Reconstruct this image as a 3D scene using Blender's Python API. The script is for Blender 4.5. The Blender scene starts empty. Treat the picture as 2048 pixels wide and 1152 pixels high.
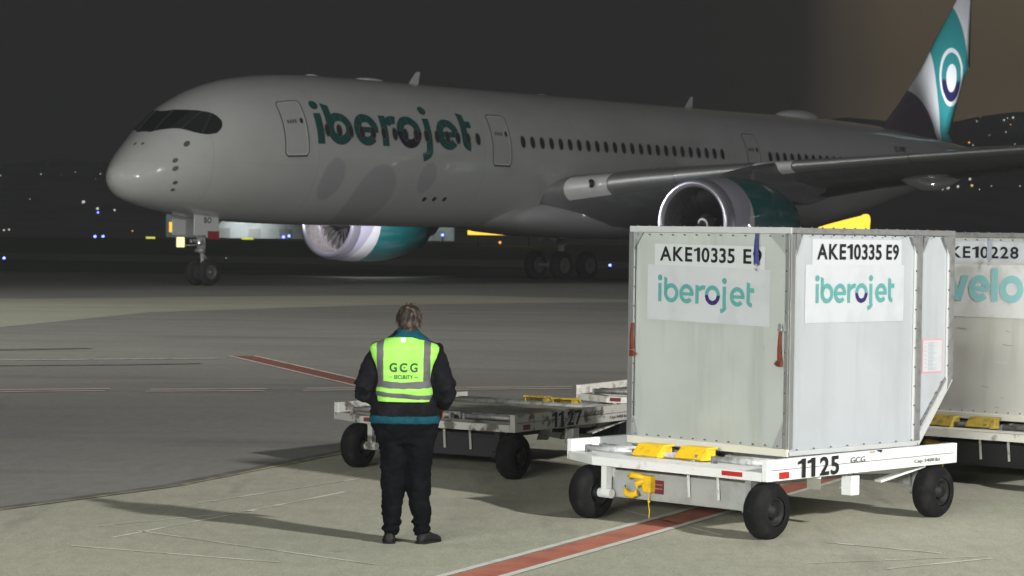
import bpy, bmesh, math, random
from mathutils import Vector, Matrix
R=math.radians; PI=math.pi; cos=math.cos; sin=math.sin
random.seed(7)
scene=bpy.context.scene; col=scene.collection
# ---------------------------------------------------------------- camera
cd=bpy.data.cameras.new('camera'); cam=bpy.data.objects.new('camera',cd); col.objects.link(cam)
PIT,ROLL,CH=.02149,.01435,2.08334
cd.sensor_width=36; cd.lens=4800.67/2048*36; cd.clip_start=.1; cd.clip_end=9000
_r=Vector((1,0,0)); _u=Vector((0,sin(PIT),cos(PIT))); _f=Vector((0,cos(PIT),-sin(PIT)))
r2=_r*cos(ROLL)+_u*sin(ROLL); u2=_u*cos(ROLL)-_r*sin(ROLL)
cam.matrix_world=Matrix(((r2.x,u2.x,-_f.x,0),(r2.y,u2.y,-_f.y,0),(r2.z,u2.z,-_f.z,CH),(0,0,0,1)))
scene.camera=cam
cd.dof.use_dof=True; cd.dof.focus_distance=16.8; cd.dof.aperture_fstop=7.0; cd.dof.aperture_blades=7
# ---------------------------------------------------------------- night sky
w=bpy.data.worlds.new('World'); scene.world=w; w.use_nodes=True
nt=w.node_tree; nt.nodes.clear()
wo=nt.nodes.new('ShaderNodeOutputWorld'); bg=nt.nodes.new('ShaderNodeBackground'); nt.links.new(bg.outputs[0],wo.inputs[0])
tc=nt.nodes.new('ShaderNodeTexCoord'); sx=nt.nodes.new('ShaderNodeSeparateXYZ'); nt.links.new(tc.outputs['Generated'],sx.inputs[0])
rp=nt.nodes.new('ShaderNodeValToRGB'); el=rp.color_ramp.elements     # brown window-glass reflection painted into the right of the sky
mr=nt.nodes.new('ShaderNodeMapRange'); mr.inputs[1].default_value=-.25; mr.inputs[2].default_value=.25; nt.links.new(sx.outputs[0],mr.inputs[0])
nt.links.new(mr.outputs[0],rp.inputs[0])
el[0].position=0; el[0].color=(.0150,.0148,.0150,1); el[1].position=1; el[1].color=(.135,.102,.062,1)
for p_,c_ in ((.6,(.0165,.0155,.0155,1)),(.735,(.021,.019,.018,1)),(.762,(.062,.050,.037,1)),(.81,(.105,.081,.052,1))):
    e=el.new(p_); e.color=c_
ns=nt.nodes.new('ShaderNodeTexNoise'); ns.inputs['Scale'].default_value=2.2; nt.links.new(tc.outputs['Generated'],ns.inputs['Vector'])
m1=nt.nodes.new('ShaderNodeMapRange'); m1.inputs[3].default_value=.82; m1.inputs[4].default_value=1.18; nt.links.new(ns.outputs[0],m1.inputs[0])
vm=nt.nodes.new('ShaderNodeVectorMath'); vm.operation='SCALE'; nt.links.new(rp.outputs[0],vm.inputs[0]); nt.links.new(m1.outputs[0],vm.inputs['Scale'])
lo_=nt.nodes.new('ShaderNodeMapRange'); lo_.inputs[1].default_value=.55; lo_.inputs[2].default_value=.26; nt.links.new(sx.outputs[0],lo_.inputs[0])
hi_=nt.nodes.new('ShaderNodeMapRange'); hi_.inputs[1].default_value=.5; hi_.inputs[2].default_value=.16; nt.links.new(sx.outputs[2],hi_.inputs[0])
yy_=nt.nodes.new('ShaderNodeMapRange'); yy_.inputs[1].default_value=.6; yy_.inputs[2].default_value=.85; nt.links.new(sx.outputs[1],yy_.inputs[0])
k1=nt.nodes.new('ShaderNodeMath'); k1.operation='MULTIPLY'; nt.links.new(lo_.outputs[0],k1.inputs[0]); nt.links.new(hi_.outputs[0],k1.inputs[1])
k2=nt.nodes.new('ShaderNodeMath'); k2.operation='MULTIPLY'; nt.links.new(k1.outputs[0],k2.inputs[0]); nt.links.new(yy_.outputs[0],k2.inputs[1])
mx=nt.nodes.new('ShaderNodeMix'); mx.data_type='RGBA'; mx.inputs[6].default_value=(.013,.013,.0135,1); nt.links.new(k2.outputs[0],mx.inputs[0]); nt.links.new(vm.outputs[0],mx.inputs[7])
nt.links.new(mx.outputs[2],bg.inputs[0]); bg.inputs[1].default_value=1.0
# ---------------------------------------------------------------- lights (apron floodlights at night, plus added fill)
def lamp(name,kind,loc,energy,color,target=None,**kw):
    d=bpy.data.lights.new(name,kind); d.energy=energy; d.color=color
    for k,v in kw.items(): setattr(d,k,v)
    o=bpy.data.objects.new(name,d); col.objects.link(o); o.location=loc
    if target is not None: o.rotation_euler=(Vector(target)-Vector(loc)).to_track_quat('-Z','Y').to_euler()
    return o
lamp('apron_floodlight','SPOT',(24,-7,17),64000,(1,.985,.95),(-7,23,0),spot_size=R(94),spot_blend=.8,shadow_soft_size=.7)
lamp('terminal_floodlight','AREA',(-9,-17,6.0),10500,(.97,1,.95),(1,17,1.2),shape='RECTANGLE',size=9,size_y=1.6)
lamp('apron_fill_spot','SPOT',(-58,22,22),190000,(1,1,.92),(-7,57,0),spot_size=R(56),spot_blend=1.0,shadow_soft_size=.9)  # added spot with no visible source, brightens the mid apron
lamp('near_floodlight','POINT',(-22,-14,20),9500,(1,1,.92),shadow_soft_size=.9)
lamp('vehicle_lamp','POINT',(56,107,1.2),2200,(1,1,1),shadow_soft_size=.32)
lamp('vehicle_lamp','POINT',(40,118,1.0),400,(1,1,1),shadow_soft_size=.35)
for i in range(7): lamp('terminal_canopy_lamp','POINT',(-52+9.5*i+1.5*(i%2),-46,9.5),700,(1,.98,.93),shadow_soft_size=.28)
lamp('ambient_fill_sun','SUN',(0,0,60),.09,(.95,1,1),(-10,40,0),angle=R(90))  # added soft fill, lifts the hills and shaded ground
scene.view_settings.view_transform='Standard'; scene.view_settings.look='None'
scene.view_settings.exposure=0; scene.view_settings.gamma=1
# ---------------------------------------------------------------- materials
MATS={}
def mat(name,c,rough=.5,metal=0.,c2=None,scale=4.,lo=.45,hi=.65,detail=6,bump=0,bscale=60,stretch=(1,1,1),spec=.5,coat=0,coords='Object'):
    m=bpy.data.materials.new(name); m.use_nodes=True; n=m.node_tree; b=n.nodes['Principled BSDF']
    b.inputs['Roughness'].default_value=rough; b.inputs['Metallic'].default_value=metal
    b.inputs['Specular IOR Level'].default_value=spec; b.inputs['Coat Weight'].default_value=coat
    b.inputs['Base Color'].default_value=(*c,1)
    t=n.nodes.new('ShaderNodeTexCoord'); mp=n.nodes.new('ShaderNodeMapping'); mp.inputs['Scale'].default_value=stretch
    n.links.new(t.outputs[coords],mp.inputs[0])
    if c2:
        z=n.nodes.new('ShaderNodeTexNoise'); z.inputs['Scale'].default_value=scale; z.inputs['Detail'].default_value=detail; z.inputs['Roughness'].default_value=.6
        n.links.new(mp.outputs[0],z.inputs['Vector'])
        q=n.nodes.new('ShaderNodeMapRange'); q.inputs[1].default_value=lo; q.inputs[2].default_value=hi; q.interpolation_type='SMOOTHSTEP'; n.links.new(z.outputs[0],q.inputs[0])
        x=n.nodes.new('ShaderNodeMix'); x.data_type='RGBA'; x.inputs[6].default_value=(*c,1); x.inputs[7].default_value=(*c2,1)
        n.links.new(q.outputs[0],x.inputs[0]); n.links.new(x.outputs[2],b.inputs['Base Color'])
    if bump:
        z=n.nodes.new('ShaderNodeTexNoise'); z.inputs['Scale'].default_value=bscale; z.inputs['Detail'].default_value=4; n.links.new(mp.outputs[0],z.inputs['Vector'])
        u=n.nodes.new('ShaderNodeBump'); u.inputs['Strength'].default_value=bump; u.inputs['Distance'].default_value=.01; n.links.new(z.outputs[0],u.inputs['Height']); n.links.new(u.outputs[0],b.inputs['Normal'])
    MATS[name]=m; return m
def glow(name,c,s):
    m=bpy.data.materials.new(name); m.use_nodes=True; n=m.node_tree; n.nodes.clear()
    o=n.nodes.new('ShaderNodeOutputMaterial'); e=n.nodes.new('ShaderNodeEmission'); e.inputs[0].default_value=(*c,1); e.inputs[1].default_value=s
    n.links.new(e.outputs[0],o.inputs[0]); m.cycles.emission_sampling='NONE'; MATS[name]=m; return m
class N:
    """small node-graph helper"""
    def __init__(s,m): s.t=m.node_tree; s.b=s.t.nodes['Principled BSDF']
    def n(s,k,**kw):
        x=s.t.nodes.new(k)
        for a,b in kw.items(): setattr(x,a,b)
        return x
    def l(s,a,b): s.t.links.new(a,b)
    def m(s,op,a,b=None,c=None):
        x=s.n('ShaderNodeMath',operation=op)
        for i,v in enumerate((a,b,c)):
            if v is None: continue
            if isinstance(v,(int,float)): x.inputs[i].default_value=v
            else: s.l(v,x.inputs[i])
        return x.outputs[0]
    def step(s,v,a,b):
        x=s.n('ShaderNodeMapRange'); x.inputs[1].default_value=a; x.inputs[2].default_value=b; s.l(v,x.inputs[0]); return x.outputs[0]
    def mix(s,f,a,b):
        x=s.n('ShaderNodeMix',data_type='RGBA')
        if isinstance(f,(int,float)): x.inputs[0].default_value=f
        else: s.l(f,x.inputs[0])
        for i,v in ((6,a),(7,b)):
            if isinstance(v,tuple): x.inputs[i].default_value=(*v,1)
            else: s.l(v,x.inputs[i])
        return x.outputs[2]
    def noise(s,vec,sc,det=5,ro=.55):
        x=s.n('ShaderNodeTexNoise'); x.inputs['Scale'].default_value=sc; x.inputs['Detail'].default_value=det; x.inputs['Roughness'].default_value=ro
        s.l(vec,x.inputs['Vector']); return x.outputs[0]
    def xyz(s,coords='Object',sc=None):
        t=s.n('ShaderNodeTexCoord'); o=t.outputs[coords]
        if sc:
            q=s.n('ShaderNodeMapping'); q.inputs['Scale'].default_value=sc; s.l(o,q.inputs[0]); o=q.outputs[0]
        p=s.n('ShaderNodeSeparateXYZ'); s.l(o,p.inputs[0]); return o,p.outputs[0],p.outputs[1],p.outputs[2]
# ---------------------------------------------------------------- mesh helpers
class MB:
    def __init__(s): s.v=[]; s.f=[]; s.mi=[]; s.cur=0; s.sm=[]; s.smooth=False
    def add(s,vs,fs):
        o=len(s.v); s.v+=[tuple(x) for x in vs]
        for f in fs: s.f.append([i+o for i in f]); s.mi.append(s.cur); s.sm.append(s.smooth)
        return s
    def box(s,x0,x1,y0,y1,z0,z1,ch=0.0,M=None):
        if ch:
            b=bmesh.new(); bmesh.ops.create_cube(b,size=1)
            for v in b.verts: v.co=Vector(((x0+x1)/2+v.co.x*(x1-x0),(y0+y1)/2+v.co.y*(y1-y0),(z0+z1)/2+v.co.z*(z1-z0)))
            bmesh.ops.bevel(b,geom=b.edges[:],offset=ch,segments=2,affect='EDGES',profile=.6)
            b.verts.ensure_lookup_table(); vs=[v.co.copy() for v in b.verts]; fs=[[v.index for v in f.verts] for f in b.faces]; b.free()
        else:
            vs=[Vector((x,y,z)) for x in (x0,x1) for y in (y0,y1) for z in (z0,z1)]
            fs=[(0,1,3,2),(4,6,7,5),(0,4,5,1),(2,3,7,6),(0,2,6,4),(1,5,7,3)]
        if M: vs=[M@v for v in vs]
        return s.add(vs,fs)
    def beam(s,a,b,w,h,up=(0,0,1)):
        a=Vector(a);b=Vector(b);d=(b-a); L=d.length; d.normalize(); up=Vector(up); sd=d.cross(up)
        if sd.length<1e-4: sd=d.cross(Vector((1,0,0)))
        sd.normalize(); u=sd.cross(d)
        M=Matrix(((d.x,sd.x,u.x,a.x),(d.y,sd.y,u.y,a.y),(d.z,sd.z,u.z,a.z),(0,0,0,1)))
        return s.box(0,L,-w/2,w/2,-h/2,h/2,M=M)
    def rings(s,rs,cap=True,closed=True):
        n=len(rs[0]); fs=[]; vs=[p for r in rs for p in r]
        for i in range(len(rs)-1):
            for j in range(n if closed else n-1):
                k=(j+1)%n; fs.append((i*n+j,i*n+k,(i+1)*n+k,(i+1)*n+j))
        if cap: fs.append(tuple(range(n))[::-1]); fs.append(tuple((len(rs)-1)*n+j for j in range(n)))
        return s.add(vs,fs)
    def tube(s,pts,rad,seg=12,cap=True,sq=1.):
        pts=[Vector(p) for p in pts]; 
        if not isinstance(rad,(list,tuple)): rad=[rad]*len(pts)
        rs=[]; ref=None
        for i,p in enumerate(pts):
            d=(pts[min(i+1,len(pts)-1)]-pts[max(i-1,0)]).normalized()
            if ref is None: ref=Vector((0,0,1)) if abs(d.z)<.9 else Vector((1,0,0))
            a=d.cross(ref).normalized(); b=d.cross(a).normalized(); ref=-b if False else ref
            rs.append([p+a*cos(t)*rad[i]+b*sin(t)*rad[i]*sq for t in [2*PI*k/seg for k in range(seg)]])
        return s.rings(rs,cap)
    def cyl(s,a,b,r,r2=None,seg=20): return s.tube([a,b],[r,r if r2 is None else r2],seg)
    def lathe(s,o,ax,prof,seg=40,cap=False):
        """prof: (distance along axis, radius)"""
        o=Vector(o); ax=Vector(ax).normalized(); a=ax.cross(Vector((0,0,1))); 
        if a.length<1e-3: a=Vector((1,0,0))
        a.normalize(); b=ax.cross(a)
        return s.rings([[o+ax*d+(a*cos(t)+b*sin(t))*r for t in [2*PI*k/seg for k in range(seg)]] for d,r in prof],cap)
    def sph(s,c,r,seg=16,rg=10):
        if not isinstance(r,(tuple,list)): r=(r,r,r)
        rs=[]
        for i in range(rg+1):
            p=-PI/2+PI*i/rg; k=max(cos(p),.02)
            rs.append([(c[0]+r[0]*k*cos(t),c[1]+r[1]*k*sin(t),c[2]+r[2]*sin(p)) for t in [2*PI*j/seg for j in range(seg)]])
        return s.rings(rs)
    def prism(s,poly,fn,d):
        """2-D polygon extruded; fn maps (u,v,w) to a point"""
        n=len(poly); vs=[fn(u,v,0) for u,v in poly]+[fn(u,v,d) for u,v in poly]
        return s.add(vs,[tuple(range(n))[::-1],tuple(range(n,2*n))]+[(i,(i+1)%n,(i+1)%n+n,i+n) for i in range(n)])
    def build(s,name,mats,parent=None,fix=True):
        me=bpy.data.meshes.new(name); me.from_pydata(s.v,[],s.f)
        if not isinstance(mats,(list,tuple)): mats=[mats]
        for m in mats: me.materials.append(m)
        me.polygons.foreach_set('material_index',s.mi); me.polygons.foreach_set('use_smooth',s.sm); me.update()
        if fix:
            b=bmesh.new(); b.from_mesh(me); bmesh.ops.recalc_face_normals(b,faces=b.faces); b.to_mesh(me); b.free()
        o=bpy.data.objects.new(name,me); col.objects.link(o)
        if parent: o.parent=parent
        return o
def sharp(o,ang=35):
    for p in o.data.polygons: p.use_smooth=True
    o.data.set_sharp_from_angle(angle=R(ang)); return o
def empty(name,loc=(0,0,0),rz=0):
    o=bpy.data.objects.new(name,None); col.objects.link(o); o.location=loc; o.rotation_euler=(0,0,rz); o.empty_display_size=.3; return o
def tag(o,label=None,cat=None,group=None,kind=None):
    if label: o['label']=label
    if cat: o['category']=cat
    if group: o['group']=group
    if kind: o['kind']=kind
    return o
# text as 2-D mesh
_GC={}
def _glyph(ch,bold):
    k=(ch,bold)
    if k in _GC: return _GC[k]
    if ch=='1':
        h=_glyph('E',bold)[2]; t=.135+bold*2.2; w_=t+.20
        r=([(w_-t,0),(w_,0),(w_,h),(w_-t,h),(0,h*.70),(w_-t,h*.80),(w_-t,h),(0,h*.84)],[[0,1,2,3],[4,5,6,7]],h,w_)
        r=([(w_-t,0),(w_,0),(w_,h),(w_-t,h),(0,h*.70),(w_-t,h*.76),(w_-t+.0,h),(w_-t-.03,h*.93),(0,h*.86)],[[0,1,2,3],[4,5,6,7,8]],h,w_)
        _GC[k]=r; return r
    cu=bpy.data.curves.new('t','FONT'); cu.body=ch; cu.size=1; cu.offset=bold; cu.resolution_u=4
    ob=bpy.data.objects.new('t',cu); col.objects.link(ob)
    dg=bpy.context.evaluated_depsgraph_get(); me=ob.evaluated_get(dg).to_mesh()
    vs=[(v.co.x,v.co.y) for v in me.vertices]; fs=[list(p.vertices) for p in me.polygons]
    ob.evaluated_get(dg).to_mesh_clear(); bpy.data.objects.remove(ob); bpy.data.curves.remove(cu)
    x0=min(x for x,y in vs); vs=[(x-x0,y) for x,y in vs]
    _GC[k]=(vs,fs,max(y for x,y in vs),max(x for x,y in vs)); return _GC[k]
def text2d(body,bold=.0,space=1.):
    V=[];F=[];x=0.
    for ch in body:
        if ch==' ': x+=.22; continue
        vs,fs,h,w_=_glyph(ch,bold); o=len(V); V+=[(x+a,b_) for a,b_ in vs]; F+=[[i+o for i in f] for f in fs]; x+=w_+.085*space
    return V,F
def fit2d(vs,u0,u1,v0,v1):
    a=min(x for x,y in vs);b=max(x for x,y in vs);c=min(y for x,y in vs);d=max(y for x,y in vs)
    return [(u0+(x-a)/(b-a)*(u1-u0),v0+(y-c)/(d-c)*(v1-v0)) for x,y in vs]
def lettering(name,body,u0,u1,v0,v1,fn,m,parent,bold=.02,space=1.,shear=0):
    vs,fs=text2d(body,bold,space); vs=fit2d(vs,u0,u1,v0,v1); b=MB(); b.add([fn(u+shear*(v-v0),v) for u,v in vs],fs)
    return b.build(name,m,parent,fix=False)
# rounded heavy logo letters, x-height 1; each shape is a list of small quads
def rect(x0,y0,x1,y1,cut=0,n=8):
    return [[(x0,y0+(y1+cut-y0)*i/n),(x1,y0+(y1-y0)*i/n),(x1,y0+(y1-y0)*(i+1)/n),(x0,y0+(y1+cut-y0)*(i+1)/n)] for i in range(n)]
def ring(cx,cy,rx,ry,t,a0=0,a1=360,n=None):
    n=n or max(6,int(abs(a1-a0)/9)); q=[]
    for i in range(n):
        a=R(a0+(a1-a0)*i/n); b=R(a0+(a1-a0)*(i+1)/n)
        q.append([(cx+rx*cos(a),cy+ry*sin(a)),(cx+rx*cos(b),cy+ry*sin(b)),(cx+(rx-t)*cos(b),cy+(ry-t)*sin(b)),(cx+(rx-t)*cos(a),cy+(ry-t)*sin(a))])
    return q
def disc(cx,cy,r,n=20):
    return [[(cx,cy),(cx+r*cos(2*PI*i/n),cy+r*sin(2*PI*i/n)),(cx+r*cos(2*PI*(i+1)/n),cy+r*sin(2*PI*(i+1)/n))] for i in range(n)]
T=.285
def L_i(x): return rect(x,0,x+T,1.0)+disc(x+T/2,1.3,.165)
def L_b(x): return rect(x,.38,x+T,1.28,.1)+ring(x+.52,.5,.53,.52,T)
def L_e(x): return ring(x+.5,.5,.51,.52,T,0,318)+rect(x+.2,.4,x+1.0,.58,n=2)
def L_r(x): return rect(x,0,x+T,1.0)+ring(x+.58,.55,.5,.46,T,72,150)
def L_o(x,lo=True): return ring(x+.53,.5,.53,.53,T,0,180)
def L_j(x): return rect(x+.28,-.08,x+.28+T,1.0)+disc(x+.28+T/2,1.3,.165)+ring(x+.02,-.08,.545,.36,T,-75,0)
def L_t(x): return rect(x,.26,x+T,1.24,.08)+rect(x+T,.76,x+.52,1.0,n=2)+ring(x+.42,.28,.42,.31,T,180,262)
def L_v(x): return [[(x,1),(x+.34,1),(x+.72,0),(x+.38,0)],[(x+1.06,1),(x+.74,1),(x+.38,0),(x+.70,0)]]
def L_l(x): return rect(x,0,x+.3,1.3)
def L_p(x): return rect(x,-.4,x+T,1.0)+ring(x+.53,.5,.53,.52,T)
def logo_iberojet(t=.285):
    global T
    T=t
    g=[L_i(0),L_b(.42),L_e(1.54),L_r(2.68),L_o(3.36),L_j(4.32),L_e(5.12),L_t(6.26)]
    navy=[ring(3.36+.53,.5,.53,.53,T,180,360)]
    return g,navy,6.80
def logo_evelop():
    global T
    T=.285
    return [L_e(0),L_v(1.06),L_e(2.14),L_l(3.22),ring(4.18,.5,.56,.53,T),L_p(4.84)],[],5.9
def place_logo(name,lg,u0,v0,width,xh,fn,mt,mn,parent,lift=.0006):
    g,navy,W=lg; k=0
    for sh in g:
        b=MB()
        for q in sh:
            k=(k+1)%5; b.add([fn(u0+x/W*width,v0+y*xh,lift*(k*.5)) for x,y in q],[tuple(range(len(q)))])
        if navy and abs(sh[0][0][0]-4.42)<.02:
            b.cur=1
            for q in navy[0]: k=(k+1)%5; b.add([fn(u0+x/W*width,v0+y*xh,lift*(k*.5)) for x,y in q],[tuple(range(len(q)))])
        b.build(name,[mt,mn],parent,fix=False)
# ================================================================= MATERIALS
white=mat('white_paint',(.74,.75,.74),.38,c2=(.60,.61,.59),scale=3,lo=.5,hi=.75)
dollywhite=mat('dolly_white_paint',(.80,.81,.80),.45,c2=(.55,.54,.50),scale=9,lo=.6,hi=.74,bump=.2)
dollyold=mat('worn_shaded_dolly_paint',(.38,.375,.345),.6,c2=(.09,.08,.065),scale=7,lo=.52,hi=.62,bump=.4)  # worn paint, base also darkened for the front container's shadow
dollydeck=mat('worn_deck_metal',(.24,.24,.20),.6,c2=(.09,.09,.075),scale=5,lo=.4,hi=.7,metal=.1,bump=.3)
alu=mat('aluminium',(.52,.53,.53),.38,metal=.75,c2=(.38,.38,.38),scale=8,lo=.4,hi=.7,stretch=(1,1,.2))
alumat=mat('dull_aluminium',(.25,.25,.25),.5,metal=.3,c2=(.19,.19,.19),scale=12)
alulight=mat('pale_rail_metal',(.60,.61,.61),.4,metal=.2)
steeld=mat('dull_roller',(.26,.26,.24),.5,metal=.3,c2=(.14,.14,.13),scale=15)
steel=mat('roller_steel',(.72,.73,.74),.35,metal=.25,c2=(.5,.5,.5),scale=20,stretch=(.3,1,1))
def panelmat(name,c,dark,light,seed,amt=.5,bump=.35):
    m=mat(name,c,.5); g=N(m); o,x,y,z=g.xyz(); mp=g.n('ShaderNodeMapping'); mp.inputs['Location'].default_value=(seed,seed*2,0); g.l(o,mp.inputs[0]); o=mp.outputs[0]
    st=g.n('ShaderNodeMapping'); st.inputs['Scale'].default_value=(5,5,.5); g.l(o,st.inputs[0]); st=st.outputs[0]
    c_=g.mix(g.m('MULTIPLY',g.step(g.noise(o,1.4,6,.6),.42,.72),.8),c,tuple(v*.86 for v in c))
    c_=g.mix(g.m('MULTIPLY',g.step(g.noise(st,1.3,5,.6),.52,.74),amt),c_,dark)
    c_=g.mix(g.m('MULTIPLY',g.step(g.noise(o,6,7,.75),.64,.70),amt*.8),c_,dark)
    sc=g.n('ShaderNodeMapping'); sc.inputs['Scale'].default_value=(2,2,14); sc.inputs['Rotation'].default_value=(0.3,.2,0); g.l(o,sc.inputs[0])
    c_=g.mix(g.m('MULTIPLY',g.step(g.noise(sc.outputs[0],2.2,6,.7),.66,.70),amt*.7),c_,light)
    g.l(c_,g.b.inputs['Base Color'])
    b1=g.n('ShaderNodeBump'); b1.inputs['Strength'].default_value=bump; b1.inputs['Distance'].default_value=.03; g.l(g.noise(o,2.3,3,.5),b1.inputs['Height'])
    b2=g.n('ShaderNodeBump'); b2.inputs['Strength'].default_value=.15; b2.inputs['Distance'].default_value=.003; g.l(g.noise(o,45,3),b2.inputs['Height']); g.l(b1.outputs[0],b2.inputs['Normal']); g.l(b2.outputs[0],g.b.inputs['Normal'])
    g.l(g.m('ADD',g.m('MULTIPLY',g.noise(o,3,4),.35),.32),g.b.inputs['Roughness'])
    return m
panelA=panelmat('door_panel',(.46,.49,.465),(.30,.31,.285),(.60,.62,.60),3)
panelB=panelmat('side_panel',(.435,.46,.485),(.30,.31,.32),(.58,.60,.62),7,.35)
panelC=panelmat('worn_panel',(.57,.565,.53),(.42,.38,.32),(.75,.74,.70),11,.5)
stick=mat('white_sticker',(.53,.55,.575),.4,c2=(.48,.50,.525),scale=3)
black=mat('black_print',(.012,.012,.014),.5)
teal=mat('teal_print',(.105,.34,.325),.45)
tealpale=mat('pale_teal_print',(.30,.60,.62),.45)
navy=mat('navy_print',(.035,.02,.13),.45)
redref=mat('red_reflector',(.50,.03,.02),.3,c2=(.35,.02,.02),scale=60)
yellow=mat('yellow_paint',(.85,.55,.02),.42,c2=(.68,.40,.02),scale=14,lo=.5,hi=.7)
yellowold=mat('dirty_yellow_paint',(.42,.30,.04),.6,c2=(.20,.15,.04),scale=14,lo=.45,hi=.65,bump=.3)
rubber=mat('tyre_rubber',(.0065,.0065,.0075),.85,spec=.2,c2=(.014,.0135,.013),scale=9,bump=.3,bscale=40)
darkrim=mat('dark_rim',(.010,.010,.011),.6,spec=.25,c2=(.022,.022,.022),scale=18)
frame_g=mat('frame_grey_paint',(.36,.37,.36),.55,c2=(.22,.22,.21),scale=7,lo=.45,hi=.7)
beamm=mat('beam_paint',(.38,.39,.38),.5,c2=(.30,.30,.29),scale=4)
orange=mat('orange_strap',(.17,.026,.012),.85,c2=(.08,.016,.010),scale=30,bump=.4)
bluestrap=mat('blue_strap',(.03,.035,.16),.8,c2=(.02,.02,.08),scale=40)
greystrap=mat('grey_strap',(.30,.33,.38),.8)
maroon=mat('maroon_plate',(.16,.02,.03),.5,c2=(.09,.015,.02),scale=60)
pinkline=mat('placard_red_line',(.75,.30,.32),.5)
darkink=mat('dark_ink',(.09,.09,.10),.6)
greyink=mat('grey_ink',(.38,.40,.44),.6)
darkvoid=mat('dark_metal',(.02,.02,.022),.6,metal=.3)
HAZE=.0003
# ================================================================= GROUND
def ground_mat(name,ca,cb,cc,grain,extra=None):
    m=mat(name,ca,.8); g=N(m); o,x,y,z=g.xyz()
    st,_,_,_=g.xyz(sc=(.25,1.2,1)) ; 
    n1=g.noise(o,.11,4); n2=g.noise(st,.55,5); n3=g.noise(o,75,2,.8); n4=g.noise(o,1.7,6,.65)
    c=g.mix(g.step(n1,.35,.68),ca,cb); c=g.mix(g.m('MULTIPLY',g.step(n2,.52,.74),.7),c,cc)
    c=g.mix(g.m('MULTIPLY',g.step(n4,.55,.75),.35),c,cc)
    n5=g.noise(g.xyz(sc=(1,.35,1))[0],9,4,.75); c=g.mix(g.m('MULTIPLY',g.step(g.noise(o,.35,3),.4,.65),.35),c,tuple(v*q_ for v,q_ in zip(ca,(1.0,.94,.98))))
    k=g.m('ADD',g.m('ADD',g.m('MULTIPLY',g.m('SUBTRACT',n3,.5),grain),g.m('MULTIPLY',g.m('SUBTRACT',n5,.5),.55)),1.)
    v=g.n('ShaderNodeVectorMath',operation='SCALE'); g.l(c,v.inputs[0]); g.l(k,v.inputs['Scale']); out=v.outputs[0]
    if extra: out=extra(g,out,x,y,n1,n2,n4)
    g.l(out,g.b.inputs['Base Color'])
    bm=g.n('ShaderNodeBump'); bm.inputs['Strength'].default_value=.35; bm.inputs['Distance'].default_value=.006; g.l(g.noise(o,60,3),bm.inputs['Height']); g.l(bm.outputs[0],g.b.inputs['Normal'])
    g.l(g.m('ADD',g.m('MULTIPLY',n2,.3),.6),g.b.inputs['Roughness'])
    return m
def drips(g,c,x,y,n1,n2,n4):
    o=g.xyz()[0]; v=g.n('ShaderNodeTexVoronoi'); v.inputs['Scale'].default_value=1.1; g.l(o,v.inputs['Vector'])
    d=g.m('ADD',v.outputs['Distance'],g.m('MULTIPLY',g.noise(o,9,3),.10)); c=g.mix(g.m('MULTIPLY',g.step(d,.13,.085),.5),c,(.10,.10,.085))
    s=g.xyz(sc=(1.6,.22,1))[0]; c=g.mix(g.m('MULTIPLY',g.step(g.noise(s,1.5,4),.60,.72),.35),c,(.13,.13,.115))
    s=g.xyz(sc=(.3,2.4,1))[0]; c=g.mix(g.m('MULTIPLY',g.step(g.noise(s,2.2,5,.7),.62,.70),.25),c,(.50,.50,.43)); return c
asphalt=ground_mat('asphalt',(.265,.26,.238),(.205,.204,.19),(.13,.129,.122),1.5)
concrete=ground_mat('concrete',(.44,.435,.34),(.37,.37,.295),(.28,.278,.22),1.3,drips)
paleconc=ground_mat('pale_concrete',(.42,.42,.34),(.33,.33,.275),(.22,.22,.19),1.2)
grassm=mat('dark_grass',(.10,.13,.085),.95,c2=(.06,.08,.06),scale=.05,coords='Object',bump=.6,bscale=3)
hillm=mat('wooded_hill',(.26,.27,.24),.95,c2=(.16,.18,.16),scale=.02)
def sheet(name,pts,z,m,div=1,kind='structure'):
    b=MB(); b.add([(x,y,z) for x,y in pts],[tuple(range(len(pts)))]); o=b.build(name,m); tag(o,kind=kind); return o
b=MB(); b.add([(-3000,-200,0),(3000,-200,0),(3000,5200,0),(-3000,5200,0)],[(0,1,2,3)]); tag(b.build('apron_ground',asphalt),kind='structure')
# near concrete stand: its left border runs away from the camera
near=[(-11,-.6),(-5.6,12.9),(-3.76,17.7),(-2.72,19.51),(-1.52,22.86),(-.9,24.6),(3.5,29),(14,36),(40,36),(40,-.6)]
sheet('concrete_stand',near,.004,concrete)
sheet('pale_concrete_lane',[(-60,30),(-15.5,46),(-10.83,50.79),(-9.27,61.51),(-4.69,69.53),(-1.88,73.02),(6,80),(-2.08,84.13),(-8,79),(-14.7,72),(-70,66)],.004,paleconc)
linem=mat('faded_white_marking',(.60,.57,.52),.7,c2=(.28,.28,.25),scale=6,lo=.45,hi=.65)
pinkm=mat('faded_pink_marking',(.85,.66,.60),.7,c2=(.50,.40,.37),scale=3,lo=.5,hi=.7)
redm=mat('red_marking',(.50,.17,.11),.75,c2=(.36,.12,.085),scale=3,lo=.4,hi=.7,bump=.2)
redold=mat('dark_red_marking',(.22,.085,.06),.75,c2=(.17,.07,.05),scale=2,lo=.4,hi=.7)
whitem=mat('white_marking',(.68,.68,.62),.7,c2=(.50,.50,.45),scale=7,lo=.45,hi=.75)
scuff=mat('pale_scratch',(.75,.75,.66),.8,c2=(.50,.50,.41),scale=2.5,lo=.45,hi=.55)
seam=mat('yellow_seam',(.46,.40,.22),.8,c2=(.24,.21,.14),scale=3,lo=.4,hi=.6)
tar=mat('tar_seam',(.12,.12,.115),.8,c2=(.19,.19,.18),scale=3)
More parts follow.
